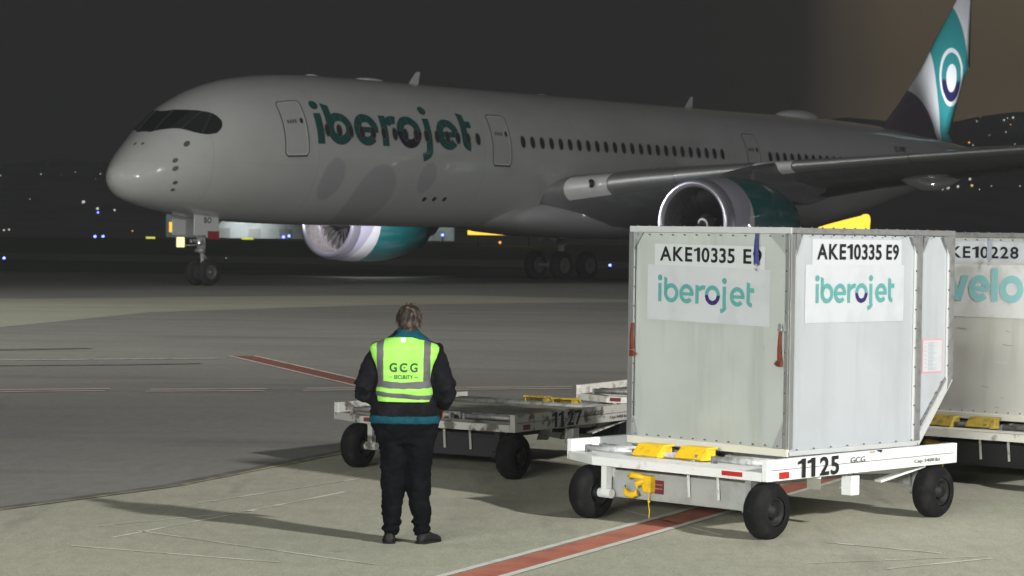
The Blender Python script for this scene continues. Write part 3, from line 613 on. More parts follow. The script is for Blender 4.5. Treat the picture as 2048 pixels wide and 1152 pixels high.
for sd in (1,-1):
    b=MB(); b.smooth=True; b.rings([[wpt(n,u,v,sd) for u,v in AF] for n in (1.5,3,4.5,6,8,10.5,13,15,17,19.5,22,24,26,28,29.2,30.2,30.8,31.3,31.7,32,32.3)])
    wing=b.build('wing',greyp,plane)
    # slats: bright skin just proud of the leading edge
    def slat(n0,n1,m,name='slat',uu=.085):
        b=MB(); b.smooth=True; k=max(2,int((n1-n0)/1.2)); prof=[(u,v) for u,v in AF if u<=uu+.0]+[]
        pr=[(uu*1.15,.048),(.05,.0385),(.02,.0245),(.006,.0125),(0,0),(.006,-.0135),(.02,-.0225),(.045,-.031)]
        def q(n,u,v,e):
            _,le,ch,z,th=wsec(n); uu_=u*9/ch; vv=v*(.2+.8*9/ch) if False else v*math.sqrt(9/ch)
            p=P(le+uu_*ch-e*(1.2 if u<.01 else .5),n,z+vv*ch*th*(1.0 if v>0 else 1.45)*1.04-uu_*ch*.08+(e if v>0 else -e)); return (p[0],p[1]*sd,p[2])
        b.rings([[q(n0+(n1-n0)*i/k,u,v,.012) for u,v in pr] for i in range(k+1)],cap=False,closed=False)
        b.build(name,m,wing)
    slat(3.25,4.75,plainp,'wing_root_edge'); slat(4.8,7.1,slatm); slat(7.13,9.6,slatm); slat(9.9,11.3,plainp,'pylon_edge_panel'); slat(11.35,15.4,slatm); slat(15.44,19.8,slatm); slat(19.84,24.2,slatm); slat(24.24,29,slatm)
    b=MB(); b.smooth=True
    _,le,ch,z,th=wsec(4.25); b.lathe(P(le-.02,4.2*sd,z+.02)if True else 0,(-1,0,0),[(0,.2),(.05,.17),(.07,.02)],14); b.build('landing_light',glass,wing)
    for n,l0,l1,rr in ((7.6,.52,1.16,.42),(13.2,.50,1.28,.42),(18.2,.48,1.32,.38),(23,.46,1.3,.32)):
        _,le,ch,z,th=wsec(n); b=MB(); b.smooth=True; s0=le+l0*ch; s1=le+l1*ch
        rs=[]
        for i in range(13):
            t=i/12; r=rr*math.sin(PI*min(1,t**.75))**.7 if 0<t<1 else .02
            zc_=z-.035*ch*l0-.42*(1-abs(2*t-1)**2)*1.0-.12
            rs.append([(lambda p:(p[0],p[1]*sd,p[2]))(P(s0+(s1-s0)*t,n+r*.62*cos(a),zc_+r*1.15*sin(a))) for a in [2*PI*k/16 for k in range(16)]])
        b.rings(rs); b.build('flap_fairing',fairp,wing)
    # pylon
    b=MB(); b.smooth=True; rs=[]
    for s,zt,zb,wd in ((23.9,4.55,4.2,.10),(25,4.95,4.2,.24),(26.8,5.25,4.1,.3),(28.6,5.5,3.9,.32),(30.5,5.3,3.7,.3),(32.5,5.1,4.3,.15)):
        rs.append([(lambda p:(p[0],p[1]*sd,p[2]))(P(s,10.5+wd*x,z_)) for x,z_ in ((-1,zb),(-1,zt-.12),(-.5,zt),(.5,zt),(1,zt-.12),(1,zb))])
    b.rings(rs); sharp(b.build('pylon',pylp,wing),40)
# horizontal tail
for sd in (1,-1):
    b=MB(); b.smooth=True
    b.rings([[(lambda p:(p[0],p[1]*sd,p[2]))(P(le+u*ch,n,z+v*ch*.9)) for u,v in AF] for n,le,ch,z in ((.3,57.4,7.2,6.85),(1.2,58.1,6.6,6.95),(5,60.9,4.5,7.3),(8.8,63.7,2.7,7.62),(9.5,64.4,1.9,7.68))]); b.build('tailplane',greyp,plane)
# fin with its emblem
def fin_extra(g,c,x,y,z):
    tl=(.035,.27,.28); wh=(.72,.73,.76)
    c=g.mix(.9,c,wh)
    # teal band between a line near the leading edge and an arc near the rudder
    ln=g.m('SUBTRACT',x,g.m('ADD',g.m('MULTIPLY',g.m('SUBTRACT',z,7.94),-.23),60.5))
    inner=g.step(ln,-.03,.03)
    d=g.m('SQRT',g.m('ADD',g.m('POWER',g.m('SUBTRACT',x,58.6),2),g.m('POWER',g.m('SUBTRACT',z,11.5),2)))
    arc=g.step(d,5.17,5.11)
    low=g.step(z,10.6,10.5)                      # below the arc's end the band runs to the trailing edge
    band=g.m('MULTIPLY',inner,g.m('MAXIMUM',arc,low))
    c=g.mix(band,c,tl)
    c=g.mix(ell(g,x,z,55.5,6.0,4.75,4.75,0,.006),c,(.13,.105,.14))
    c=g.mix(ell(g,x,z,61.62,11.5,1.46,1.66,0,.012),c,(.82,.83,.86))
    c=g.mix(ell(g,x,z,61.62,11.5,1.22,1.40,0,.012),c,tl)
    c=g.mix(g.m('MULTIPLY',ell(g,x,z,61.62,11.5,1.22,1.40,0,.012),g.step(z,11.33,11.27)),c,(.025,.02,.10))
    c=g.mix(ell(g,x,z,61.62,11.45,.66,.80,0,.015),c,(.85,.86,.88))
    return c
finm=paint('fin_paint',fin_extra,rough=.35)
rudm=mat('rudder_violet_paint',(.050,.036,.050),.4)
FS=[(7.3,52.8,10.1,1.3),(8.3,54.4,7.4,1.0),(9.6,56.05,6.32,.85),(11.6,58.3,5.05,.75),(12.2,58.85,5.1,.72),(13.5,59.95,4.02,.66),(16.0,62.35,1.66,.5),(16.9,63.2,.9,.42),(17.15,63.5,.5,.2)]
FA=[(1,0),(.85,.02),(.65,.045),(.45,.056),(.28,.056),(.15,.046),(.06,.030),(.015,.014),(0,0),(.015,-.014),(.06,-.030),(.15,-.046),(.28,-.056),(.45,-.056),(.65,-.045),(.85,-.02)]
b=MB(); b.smooth=True; rs=[]
for i in range(len(FS)-1):
    for k in range(6 if i<len(FS)-2 else 7):
        t=k/6; z,le,ch,th=[FS[i][j]+(FS[i+1][j]-FS[i][j])*t for j in range(4)]
        rs.append([P(le+u*ch,v*ch*th,z) for u,v in FA])
b.rings(rs); fin=b.build('tail_fin',finm,plane)
# ---------------------------------------------------------------- engines
finm2=None
def cowl_extra(g,c,x,y,z):
    k=g.step(g.m('ADD',x,g.m('MULTIPLY',g.m('SUBTRACT',z,2.74),-.35)),23.85,23.80)
    return g.mix(g.m('MULTIPLY',k,.9),c,(.40,.38,.47))
cowlm=paint('inlet_cowl_paint',cowl_extra)
def liner(name,c): 
    return mat(name,c,.5,metal=.2,c2=tuple(v*.6 for v in c),scale=9,stretch=(1,1,1))
linerm=liner('inlet_liner',(.16,.155,.155)); linerb=liner('lit_inlet_liner',(.36,.33,.32)); fanb=mat('lit_fan_metal',(.22,.20,.19),.4,metal=.3); fanm=mat('shaded_fan_metal',(.012,.012,.013),.5,metal=.2)  # lamp light and inlet shade put into colour: paler far engine, darker near
wst=mat('swirl_white',(.7,.7,.7),.4)
for sd in (1,-1):
    ax=(1,0,0); NE=10.5 if sd>0 else 10.9; o0=lambda s:(s,-NE*sd,2.74-(s-22.43)*.0)
    def lt(name,prof,m,par=None,cap=False,seg=72):
        b=MB(); b.smooth=True; b.lathe((22.43,-NE*sd,2.74),ax,prof,seg,cap); return b.build(name,m,par or plane)
    eng=lt('engine',[(1.78,1.985),(2.6,2.02),(3.6,1.99),(4.6,1.84),(5.5,1.60),(6.0,1.45),(5.98,1.40),(5.0,1.45)],tealp)
    lt('inlet_cowl',[(.52,1.882),(.8,1.925),(1.2,1.96),(1.76,1.985)],cowlm,eng)
    lt('inlet_lip',[(.16,1.54),(.10,1.57),(.03,1.63),(0,1.70),(.04,1.765),(.12,1.81),(.28,1.845),(.50,1.88)],lipm,eng)
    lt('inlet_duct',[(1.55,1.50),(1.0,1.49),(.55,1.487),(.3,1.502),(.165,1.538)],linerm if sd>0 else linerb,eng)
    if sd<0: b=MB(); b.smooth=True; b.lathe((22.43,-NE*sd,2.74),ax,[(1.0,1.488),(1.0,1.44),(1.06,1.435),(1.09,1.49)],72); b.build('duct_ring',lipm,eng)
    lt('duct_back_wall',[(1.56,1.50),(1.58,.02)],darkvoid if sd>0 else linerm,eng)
    b=MB(); b.smooth=True
    for k in range(22):
        a=2*PI*k/22; rs=[]
        for r,tw,cw in ((.42,.2,.16),(.8,.55,.20),(1.15,.85,.24),(1.475,1.1,.26)):
            ca,sa=cos(a+.12*r),sin(a+.12*r); q=[]
            for u in (-1,1):
                x=1.30+u*cw*cos(tw); t=u*cw*sin(tw)
                q.append((22.43+x,-NE*sd+ca*r-sa*t,2.74+sa*r+ca*t))
            rs.append(q)
        b.rings(rs,cap=False,closed=False)
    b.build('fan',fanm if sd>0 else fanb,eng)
    b=MB(); b.smooth=True; b.lathe((22.43,-NE*sd,2.74),ax,[(.62,.02),(.68,.12),(.82,.26),(1.0,.37),(1.15,.43)],28); sp=b.build('spinner',darkvoid,eng)
    b=MB(); pts=[]
    for i in range(20):
        t=i/19; r=.10+.20*t; a=4.2*t; pts.append((22.43+.655+.17*t,-NE*sd+r*cos(a),2.74+r*sin(a)))
    b.tube(pts,[.012+.035*sin(PI*i/19) for i in range(20)],6); b.build('spiral_mark',wst,eng)
    lt('exhaust_cone',[(4.9,1.15),(5.9,1.02),(6.9,.80),(7.3,.72),(7.28,.66),(7.0,.62),(7.6,.45),(8.3,.12),(8.35,.02)],greyp,eng)
    b=MB(); u=.74*sd; v=.67; yc=-NE*sd
    q=[(24.7,yc+u*1.99,2.74+v*1.99),(26.0,yc+u*2.0,2.74+v*2.0),(25.9,yc+u*2.42,2.74+v*2.42),(25.5,yc+u*2.42,2.74+v*2.42)]
    b.add(q+[(x,y,z-.03) for x,y,z in q],[(0,1,2,3),(7,6,5,4),(0,4,5,1),(1,5,6,2),(2,6,7,3),(3,7,4,0)]); b.build('nacelle_strake',plainp,eng)
# ---------------------------------------------------------------- landing gear
strutm=mat('gear_strut_paint',(.42,.43,.42),.35,c2=(.35,.35,.34),scale=5)
tyre=mat('aircraft_tyre',(.02,.02,.022),.8); gdoor=mat('gear_door_paint',(.72,.73,.72),.4)
rimm=mat('aircraft_rim',(.13,.13,.127),.4,metal=.2)
def awheel(par,s,n,r,wd,face):
    b=MB(); b.smooth=True; b.lathe((s,-n-wd/2,r),(0,1,0),[(0,r*.55),(.01,r*.8),(wd*.12,r*.95),(wd*.3,r),(wd*.7,r),(wd*.88,r*.95),(wd-.01,r*.8),(wd,r*.55)],36); b.cur=1
    for f,e in ((-1,-n-wd/2+.02),(1,-n+wd/2-.02)): b.lathe((s,e,r),(0,f,0),[(-.03,r*.57),(.02,r*.54),(.0,r*.44),(-.05,r*.36),(-.05,r*.18),(.03,r*.14),(.03,.01)],28)
    b.build('wheel',[tyre,rimm],par)
b=MB(); b.smooth=True; S0=4.66
b.cyl(P(S0,0,.55),P(S0-.05,0,1.35),.075,.08); b.cyl(P(S0-.05,0,1.25),P(S0-.12,0,2.95),.13,.14); b.cyl(P(S0,-.42,.54),P(S0,.42,.54),.06)
b.tube([P(S0+.02,0,1.2),P(S0+.3,0,.95),P(S0+.08,0,.62)],.045,8); b.cyl(P(S0-.1,0,1.9),P(S0+1.3,0,2.8),.06); b.cyl(P(S0-.35,-.3,1.75),P(S0-.35,.3,1.75),.05)
for n in (-.22,.22): b.cyl(P(S0-.35,n,1.75),P(S0-.05,n*.3,1.6),.04)
b.cyl(P(S0-.1,-.18,1.45),P(S0-.1,-.18,2.2),.05); b.cyl(P(S0-.1,.18,1.45),P(S0-.1,.18,2.2),.05); b.box(S0-.25,S0-.05,-.2,.2,1.3,1.42)
b.tube([P(S0-.1,.1,1.6),P(S0-1.0,.1,1.55)],.022,8)
ng=b.build('nose_gear',strutm,plane)
for n in (-.36,.36): awheel(ng,S0,n,.52,.3,1)
for n in (-.62,.62):
    b=MB(); b.box(S0-1.05,S0+.22,-n-.025,-n+.025,1.95,2.95,ch=.02); d=b.build('gear_door',gdoor,plane)
    if n>0:
        b=MB(); b.box(S0-.36,S0+.24,-n-.034,-n-.028,1.80,2.12); b.build('red_panel',mat('gear_red',(.35,.03,.03),.5),d)
        lettering('gear_door_letters','BO',S0-.55,S0-.17,2.42,2.66,lambda u,v:(u,-n-.03,v),winfr,d,bold=.03)
tl=glow('taxi_lamp_glass',(1,1,1),3)
for n,z in ((.2,1.72),(-.2,1.72),(.24,2.0)):
    b=MB(); b.smooth=True; b.lathe(P(S0-.42,n,z),(-1,0,0),[(0,.05),(.05,.085),(.055,.01)],14); b.build('taxi_lamp',mat('lamp_lens',(.7,.72,.75),.1,metal=.5),ng)
b=MB(); b.smooth=True; b.sph(P(S0-.45,.26,1.66),.035,8,6); b.build('lit_taxi_lamp',tl,ng)
for sd in (1,-1):
    s0=33.32; n0=5.3*sd
    b=MB(); b.smooth=True; b.cyl(P(s0,n0,.8),P(s0,n0,1.9),.16); b.cyl(P(s0,n0,1.7),P(s0-.1,n0*.93,4.4),.25); b.cyl(P(s0-1.0,n0,.72),P(s0+1.0,n0,.72),.14)
    for ds in (-1,1): b.cyl(P(s0+ds,n0-.85,.70),P(s0+ds,n0+.85,.70),.09)
    b.tube([P(s0,n0,1.9),P(s0,n0-2.4*sd,3.6)],.1,10); b.tube([P(s0,n0,2.2),P(s0-1.8,n0-.5*sd,4.0)],.1,10); mg=b.build('main_gear',strutm,plane)
    for ds in (-1,1):
        for dn in (-.86,.86): awheel(mg,s0+ds,n0+dn*.95,.70,.5,1)
    b=MB(); b.box(s0-.9,s0+.9,-(n0+.62*sd)-.03,-(n0+.62*sd)+.03,1.9,4.3,ch=.02); b.build('gear_door',gdoor,mg)
# lamps the aircraft carries: logo lamps on the tailplane, scan lamps on the fuselage sides
for sd in (1,-1):
    lamp('logo_lamp','SPOT',W(61.2,5.6*sd,8.0),2500,(.93,.97,1),W(62.2,0,11.8),spot_size=R(80),spot_blend=.9,shadow_soft_size=.08)
    lamp('wing_scan_lamp','SPOT',W(17.0,3.15*sd,4.3),7500 if sd<0 else 3500,(.93,.92,1),W(23.6,9.6*sd,2.6),spot_size=R(34),spot_blend=.6,shadow_soft_size=.08)
# ================================================================= CONTAINER DOLLIES
def dolly(root,old=False,number='11 25',side_text=True,seed=1,rev=False):
    """local x runs along the numbered side, local y towards the far side; container corner sits at (0,0)"""
    rnd=random.Random(seed)
    pw=dollyold if old else dollywhite; dk=dollydeck if old else frame_g; fl=dollydeck if old else dollywhite; ym=yellowold if old else yellow
    X0,X1,Y0,Y1=-.50,1.86,-.20,1.87; zt,zb=.56,.41
    # deck floor with chamfered front far corner
    b=MB(); poly=[(X0+.03,Y0+.05),(X1-.03,Y0+.05),(X1-.03,Y1-.05),(X0+.24,Y1-.05),(X0+.03,Y1-.46)]
    b.prism(poly,lambda u,v,w_:(u,v,.455+w_),.018); 
    if old: b.box(X0+.5,X1-.5,Y0+.10,Y1-.10,.474,.497)
    for k in range(5): b.beam((X0+.35+k*.42,Y0+.06,.438),(X0+.35+k*.42,Y1-.06,.438),.06,.03)
    b.build('deck',fl,root)
    for nm,y0,y1 in (('side_rail',Y0,Y0+.05),('side_rail',Y1-.05,Y1)):
        b=MB(); xa=X0 if y0<0 else X0+.22
        b.box(xa,X1,y0,y1,zb,zt,ch=.006)
        b.box(xa+.03,X1-.06,y0-(.004 if y0<0 else -.004),y1-(.02 if y0<0 else -.004),zb+.07,zb+.075)
        o=b.build(nm,pw,root)
        if y0<0:
            b=MB(); b.box(xa+.04,X1-.05,y0-.0055,y0-.001,zb+.076,zb+.079); b.build('groove',darkvoid,o)
    # low sloping front lip, chamfered far corner, end rail
    b=MB(); b.prism([(X0,Y0+.052),(X0,Y1-.45),(X0+.225,Y1-.0),(X0+.25,Y1-.05),(X0+.05,Y1-.47),(X0+.05,Y0+.052)],lambda u,v,w_:(u,v,zb+w_),.062)
    b.add([(X0+.05,Y0+.052,.4735),(X0+.05,Y1-.47,.4735),(X0+.15,Y1-.30,.486),(X0+.15,Y0+.052,.486)],[(0,1,2,3)]); b.build('front_lip',pw,root)
    b=MB(); b.box(X1-.05,X1,Y0+.052,Y1-.052,zb,zt-.055,ch=.004); b.build('rear_lip',pw,root)
    # rollers
    for x in (X0+.24,X0+.40):
        for y0,y1 in ((Y0+.12,.45),(.62,1.05),(1.22,1.66)):
            b=MB(); b.smooth=True; b.cyl((x,y0,.508),(x,y1,.508),.022,seg=14); b.build('roller',steeld if old else steel,root)
            
            for ye in (y0-.02,y1+.004): b=MB(); b.box(x-.03,x+.03,ye,ye+.016,.475,.53); b.build('roller_bracket',alumat,root)
    for x in ((X1-.24,X1-.40,.35,.75,1.1) if not old else (X1-.24,X1-.40)):
        b=MB(); b.smooth=True; b.cyl((x,Y0+.12,.508),(x,Y1-.12,.508),.024,seg=12); b.build('roller',steeld if old else steel,root)
    # yellow stops
    fl_=(lambda x:X0+X1-x) if rev else (lambda x:x)
    for (ya,yb),xa in (((.56,.80),-.20),((.91,1.15),-.27)):
        if rev: ya-=.17; yb-=.17
        b=MB(); pr=[(xa-.10,.500),(xa-.02,.578),(xa+.10,.578),(xa+.10,.563),(xa-.01,.560),(xa-.085,.49)]
        b.prism([(fl_(x),z) for x,z in pr],lambda u,v,w_:(u,ya+w_,v),yb-ya)
        for y_ in (ya+.012,yb-.026): b.add([(fl_(xa-.07),y_,.485),(fl_(xa+.09),y_,.485),(fl_(xa+.09),y_,.562),(fl_(xa-.0),y_,.558),(fl_(xa-.07),y_+.012,.485),(fl_(xa+.09),y_+.012,.485),(fl_(xa+.09),y_+.012,.562),(fl_(xa),y_+.012,.558)],[(0,1,2,3),(7,6,5,4),(0,4,5,1),(1,5,6,2),(2,6,7,3),(3,7,4,0)])
        s_=b.build('stop_plate',ym,root)
        b=MB(); b.cyl((fl_(xa-.06),ya+.06,.492),(fl_(xa-.06),ya+.12,.492),.014,seg=10); b.build('stop_hinge',pw,s_)
    # reflectors
    for q in ((X0-.003,X0-.0,.02,.20,.430,.462) if not old else (X0-.003,X0-.0,1.26,1.38,.425,.462),(X0+.13,X0+.24,Y0-.003,Y0-.0,.425,.47)):
        b=MB(); b.box(q[0]-.002,q[1]-.0005,q[2]-.002,q[3]-.0005,q[4],q[5]) if q[0]<X0 else b.box(*q[:2],q[2]-.004,q[3]-.0035,*q[4:]); b.build('reflector',redref if not old else maroon,root)
    fs=lambda u,v:(u,Y0-.0075,v)
    if side_text:
        bold=.028
        n1,n2=number.split(' ')
        if old: u=(.10,.30,.36,.62)
        else: u=(-.16,.045,.10,.33)
        for t,a,c in ((n1,u[0],u[1]),(n2,u[2],u[3])):
            lettering('fleet_number',t,a,c,.418,.553,fs,black if not old else darkvoid,root,bold=bold)
        uu=(.47,.65) if not old else (.78,.96)
        lettering('operator_letters','GCG',uu[0],uu[1],.487,.528,fs,darkink if not old else darkvoid,root,bold=.012)
        uu=(1.28,1.62) if not old else (1.12,1.44)
        lettering('capacity_text','Cap: 5400 lbs',uu[0],uu[1],.432,.466,fs,darkink if not old else darkvoid,root,bold=.02)
    if not old:
        b=MB(); b.add([(.80,Y0-.001,.5625),(.86,Y0-.001,.5625),(.875,Y0-.003,.553),(.85,Y0-.004,.541),(.835,Y0-.004,.549),(.81,Y0-.004,.552)],[(0,1,2,3,4,5)]); b.build('paint_chip',darkvoid,root,fix=False)
        b=MB(); b.add([(.70,Y0-.004,.548),(.78,Y0-.004,.545),(.79,Y0-.004,.556),(.71,Y0-.004,.5585)],[(0,1,2,3)]); b.build('rust_smear',mat('rust',(.42,.30,.16),.8,c2=(.6,.55,.45),scale=60),root,fix=False)
    # chassis
    fg=frame_g if not old else darkvoid
    b=MB(); b.box(X0+.16,X0+.26,.02,1.42,.17,.37,ch=.006); b.build('front_beam',beamm if not old else fg,root)
    b=MB(); b.box(X1-.26,X1-.14,.05,1.62,.24,.40,ch=.006); b.box(X0+.26,X1-.26,.62,.74,.25,.40); b.box(X0+.26,X1-.26,.96,1.08,.25,.40); b.build('chassis',fg,root)
    for q_ in (((X0+.3,Y0+.2,.37),(X0+.62,.6,.33),.04,.07),((X0+.3,1.5,.37),(X0+.62,1.1,.33),.04,.07),((X1-.3,Y0+.2,.37),(X1-.62,.6,.33),.04,.07),((X1-.3,1.5,.37),(X1-.62,1.1,.33),.04,.07),((X0+.62,Y0+.06,.40),(X0+.95,Y0+.30,.28),.10,.015),((.62,Y0+.1,.40),(.80,Y0+.3,.27),.05,.03),((X1-.35,Y0+.08,.40),(X1-.75,Y0+.2,.30),.08,.015)):
        b=MB(); b.beam(*q_); b.build('brace',pw,root)
    for y in (.35,.62): b=MB(); b.beam((X0+.14,y,.41),(X0+.13,y-.02,.23),.012,.018); b.build('front_bracket',pw,root)
    for wx,wy in ((-.41,-.13),(-.41,1.50),(1.65,-.13),(1.65,1.50)):
        f=-1 if wy<0 else 1; r=.2; wd=.165; y0=wy-wd/2
        b=MB(); b.smooth=True; b.lathe((wx,y0,r),(0,1,0),[(0,.105),(.0,.15),(.012,.176),(.035,.194),(.05,.2),(wd-.05,.2),(wd-.035,.194),(wd-.012,.176),(wd,.15),(wd,.105)],44)
        w_=b.build('wheel',rubber,root)
        b=MB(); b.smooth=True
        for g_,e in ((-1,y0+.012),(1,y0+wd-.012)): b.lathe((wx,e,r),(0,g_,0),[(-.015,.108),(.008,.100),(.0,.085),(-.03,.07),(-.03,.045),(.012,.040),(.012,.004)],24)
        for k in range(5): a=2*PI*k/5; b.cyl((wx+.058*cos(a),wy+f*.03,r+.058*sin(a)),(wx+.058*cos(a),wy+f*.052,r+.058*sin(a)),.008,seg=6)
        b.build('rim',darkrim,w_)
        b=MB(); b.cyl((wx,wy-f*.20,r),(wx,wy-f*.05,r),.035,seg=12); b.box(wx-.03,wx+.03,min(wy-f*.17,wy-f*.12),max(wy-f*.17,wy-f*.12),.20,.41); b.beam((wx+.03,wy-f*.14,.40),(wx+.16,wy-f*.16,.24),.03,.05); b.build('wheel_bracket',(pw if wy>0 else fg) if wx<0 else fg,root)
    # tow hook
    b=MB(); b.smooth=True; hx=X0+.15; hy=0.0
    H_=lambda pts:[(hx+x*1.12,1.0+y*1.2,.285+z*1.12) for x,y,z in pts]
    b.smooth=False; b.box(hx-.05,hx+.008,.94,1.02,.235,.355,ch=.004); b.smooth=True
    b.tube(H_([(-.02,-.02,.04),(-.05,.03,.055),(-.06,.08,.065),(-.06,.105,.05),(-.05,.10,.035)]),[.024,.026,.024,.018,.01],10)
    b.tube(H_([(-.03,0,.03),(-.05,.055,.005),(-.055,.05,-.03),(-.05,.055,-.055),(-.05,.09,-.07),(-.055,.125,-.065),(-.055,.145,-.04),(-.055,.14,-.01)]),[.024,.024,.022,.024,.026,.024,.018,.008],10)
    hk=b.build('tow_hook',ym,root)
    b=MB(); b.tube([(hx-.03,.965,.24),(hx-.035,.967,.17),(hx-.03,.96,.10),(hx-.03,.965,.05)],.0045,6); b.sph((hx-.032,.965,.17),.011,8,6); b.build('pull_cord',ym,hk)
    b=MB(); b.box(X0+.154,X0+.159,.86,.95,.225,.325); b.build('plate',maroon,root)
    b=MB()
    for z in (.33,.30): b.box(X0+.1525,X0+.1535,.87,.94,z-.04,z-.034)
    b.build('plate_text',mat('plate_ink_%d'%seed,(.35,.2,.2),.5),root)
    b=MB(); b.box(.535,.635,Y0+.03,Y0+.12,.245,.385,ch=.004); 
    bx=b.build('lock_box',pw,root); b=MB(); b.tube([(.55,Y0+.07,.385),(.555,Y0+.07,.41),(.585,Y0+.07,.42),(.615,Y0+.07,.41),(.62,Y0+.07,.385)],.007,8); b.build('shackle',alumat,bx)
    return root
def rot_of(a): return PI/2-a
d1=empty('container_dolly',(1.98174,17.04672,0),rot_of(.76)); dolly(d1,False,'11 25',seed=3)
tag(d1,'clean white low container dolly numbered 11 25 with two bright yellow stops','cargo dolly','container dollies')
d2=empty('container_dolly',(0,0,0),rot_of(.56)); 
def set_origin(o,corner,a,lx=-.50,ly=-.20):
    Rv=Vector((sin(a),cos(a))); Lv=Vector((-cos(a),sin(a))); p=Vector(corner)-Rv*lx-Lv*ly; o.location=(p.x,p.y,0); o.rotation_euler=(0,0,rot_of(a))
set_origin(d2,(.041,20.42),.56); dolly(d2,True,'11 27',seed=5,rev=True)
tag(d2,'empty dirty old cargo dolly numbered 11 27 behind the standing person','cargo dolly','container dollies')
d3=empty('container_dolly'); a3=.48; Lv=Vector((-cos(a3),sin(a3))); Rv=Vector((sin(a3),cos(a3)))
tip=Vector((.664,24.74)); p=tip-Lv*1.87+Rv*.31; d3.location=(p.x,p.y,0); d3.rotation_euler=(0,0,rot_of(a3)); dolly(d3,True,'11 21',side_text=False,seed=9)
tag(d3,'empty worn white cargo dolly farthest back, half hidden behind the front container','cargo dolly','container dollies')
C28=(4.74,20.45); A28=.70
d4=empty('container_dolly',(C28[0],C28[1],0),rot_of(A28)); dolly(d4,True,'11 20',side_text=False,seed=12)
tag(d4,'grimy dolly with dull yellow stops under the right hand container','cargo dolly','container dollies')
for o in d4.children:                      # this one is dirty but whiter than the empty ones
    if o.type=='MESH' and o.data.materials[0]==dollyold: o.data.materials[0]=MATS.get('grimy_white_paint') or mat('grimy_white_paint',(.70,.68,.62),.5,c2=(.30,.26,.20),scale=8,lo=.52,hi=.68,bump=.3)
for o in d3.children:
    if o.type=='MESH' and o.data.materials[0]==dollyold: o.data.materials[0]=MATS['grimy_white_paint']
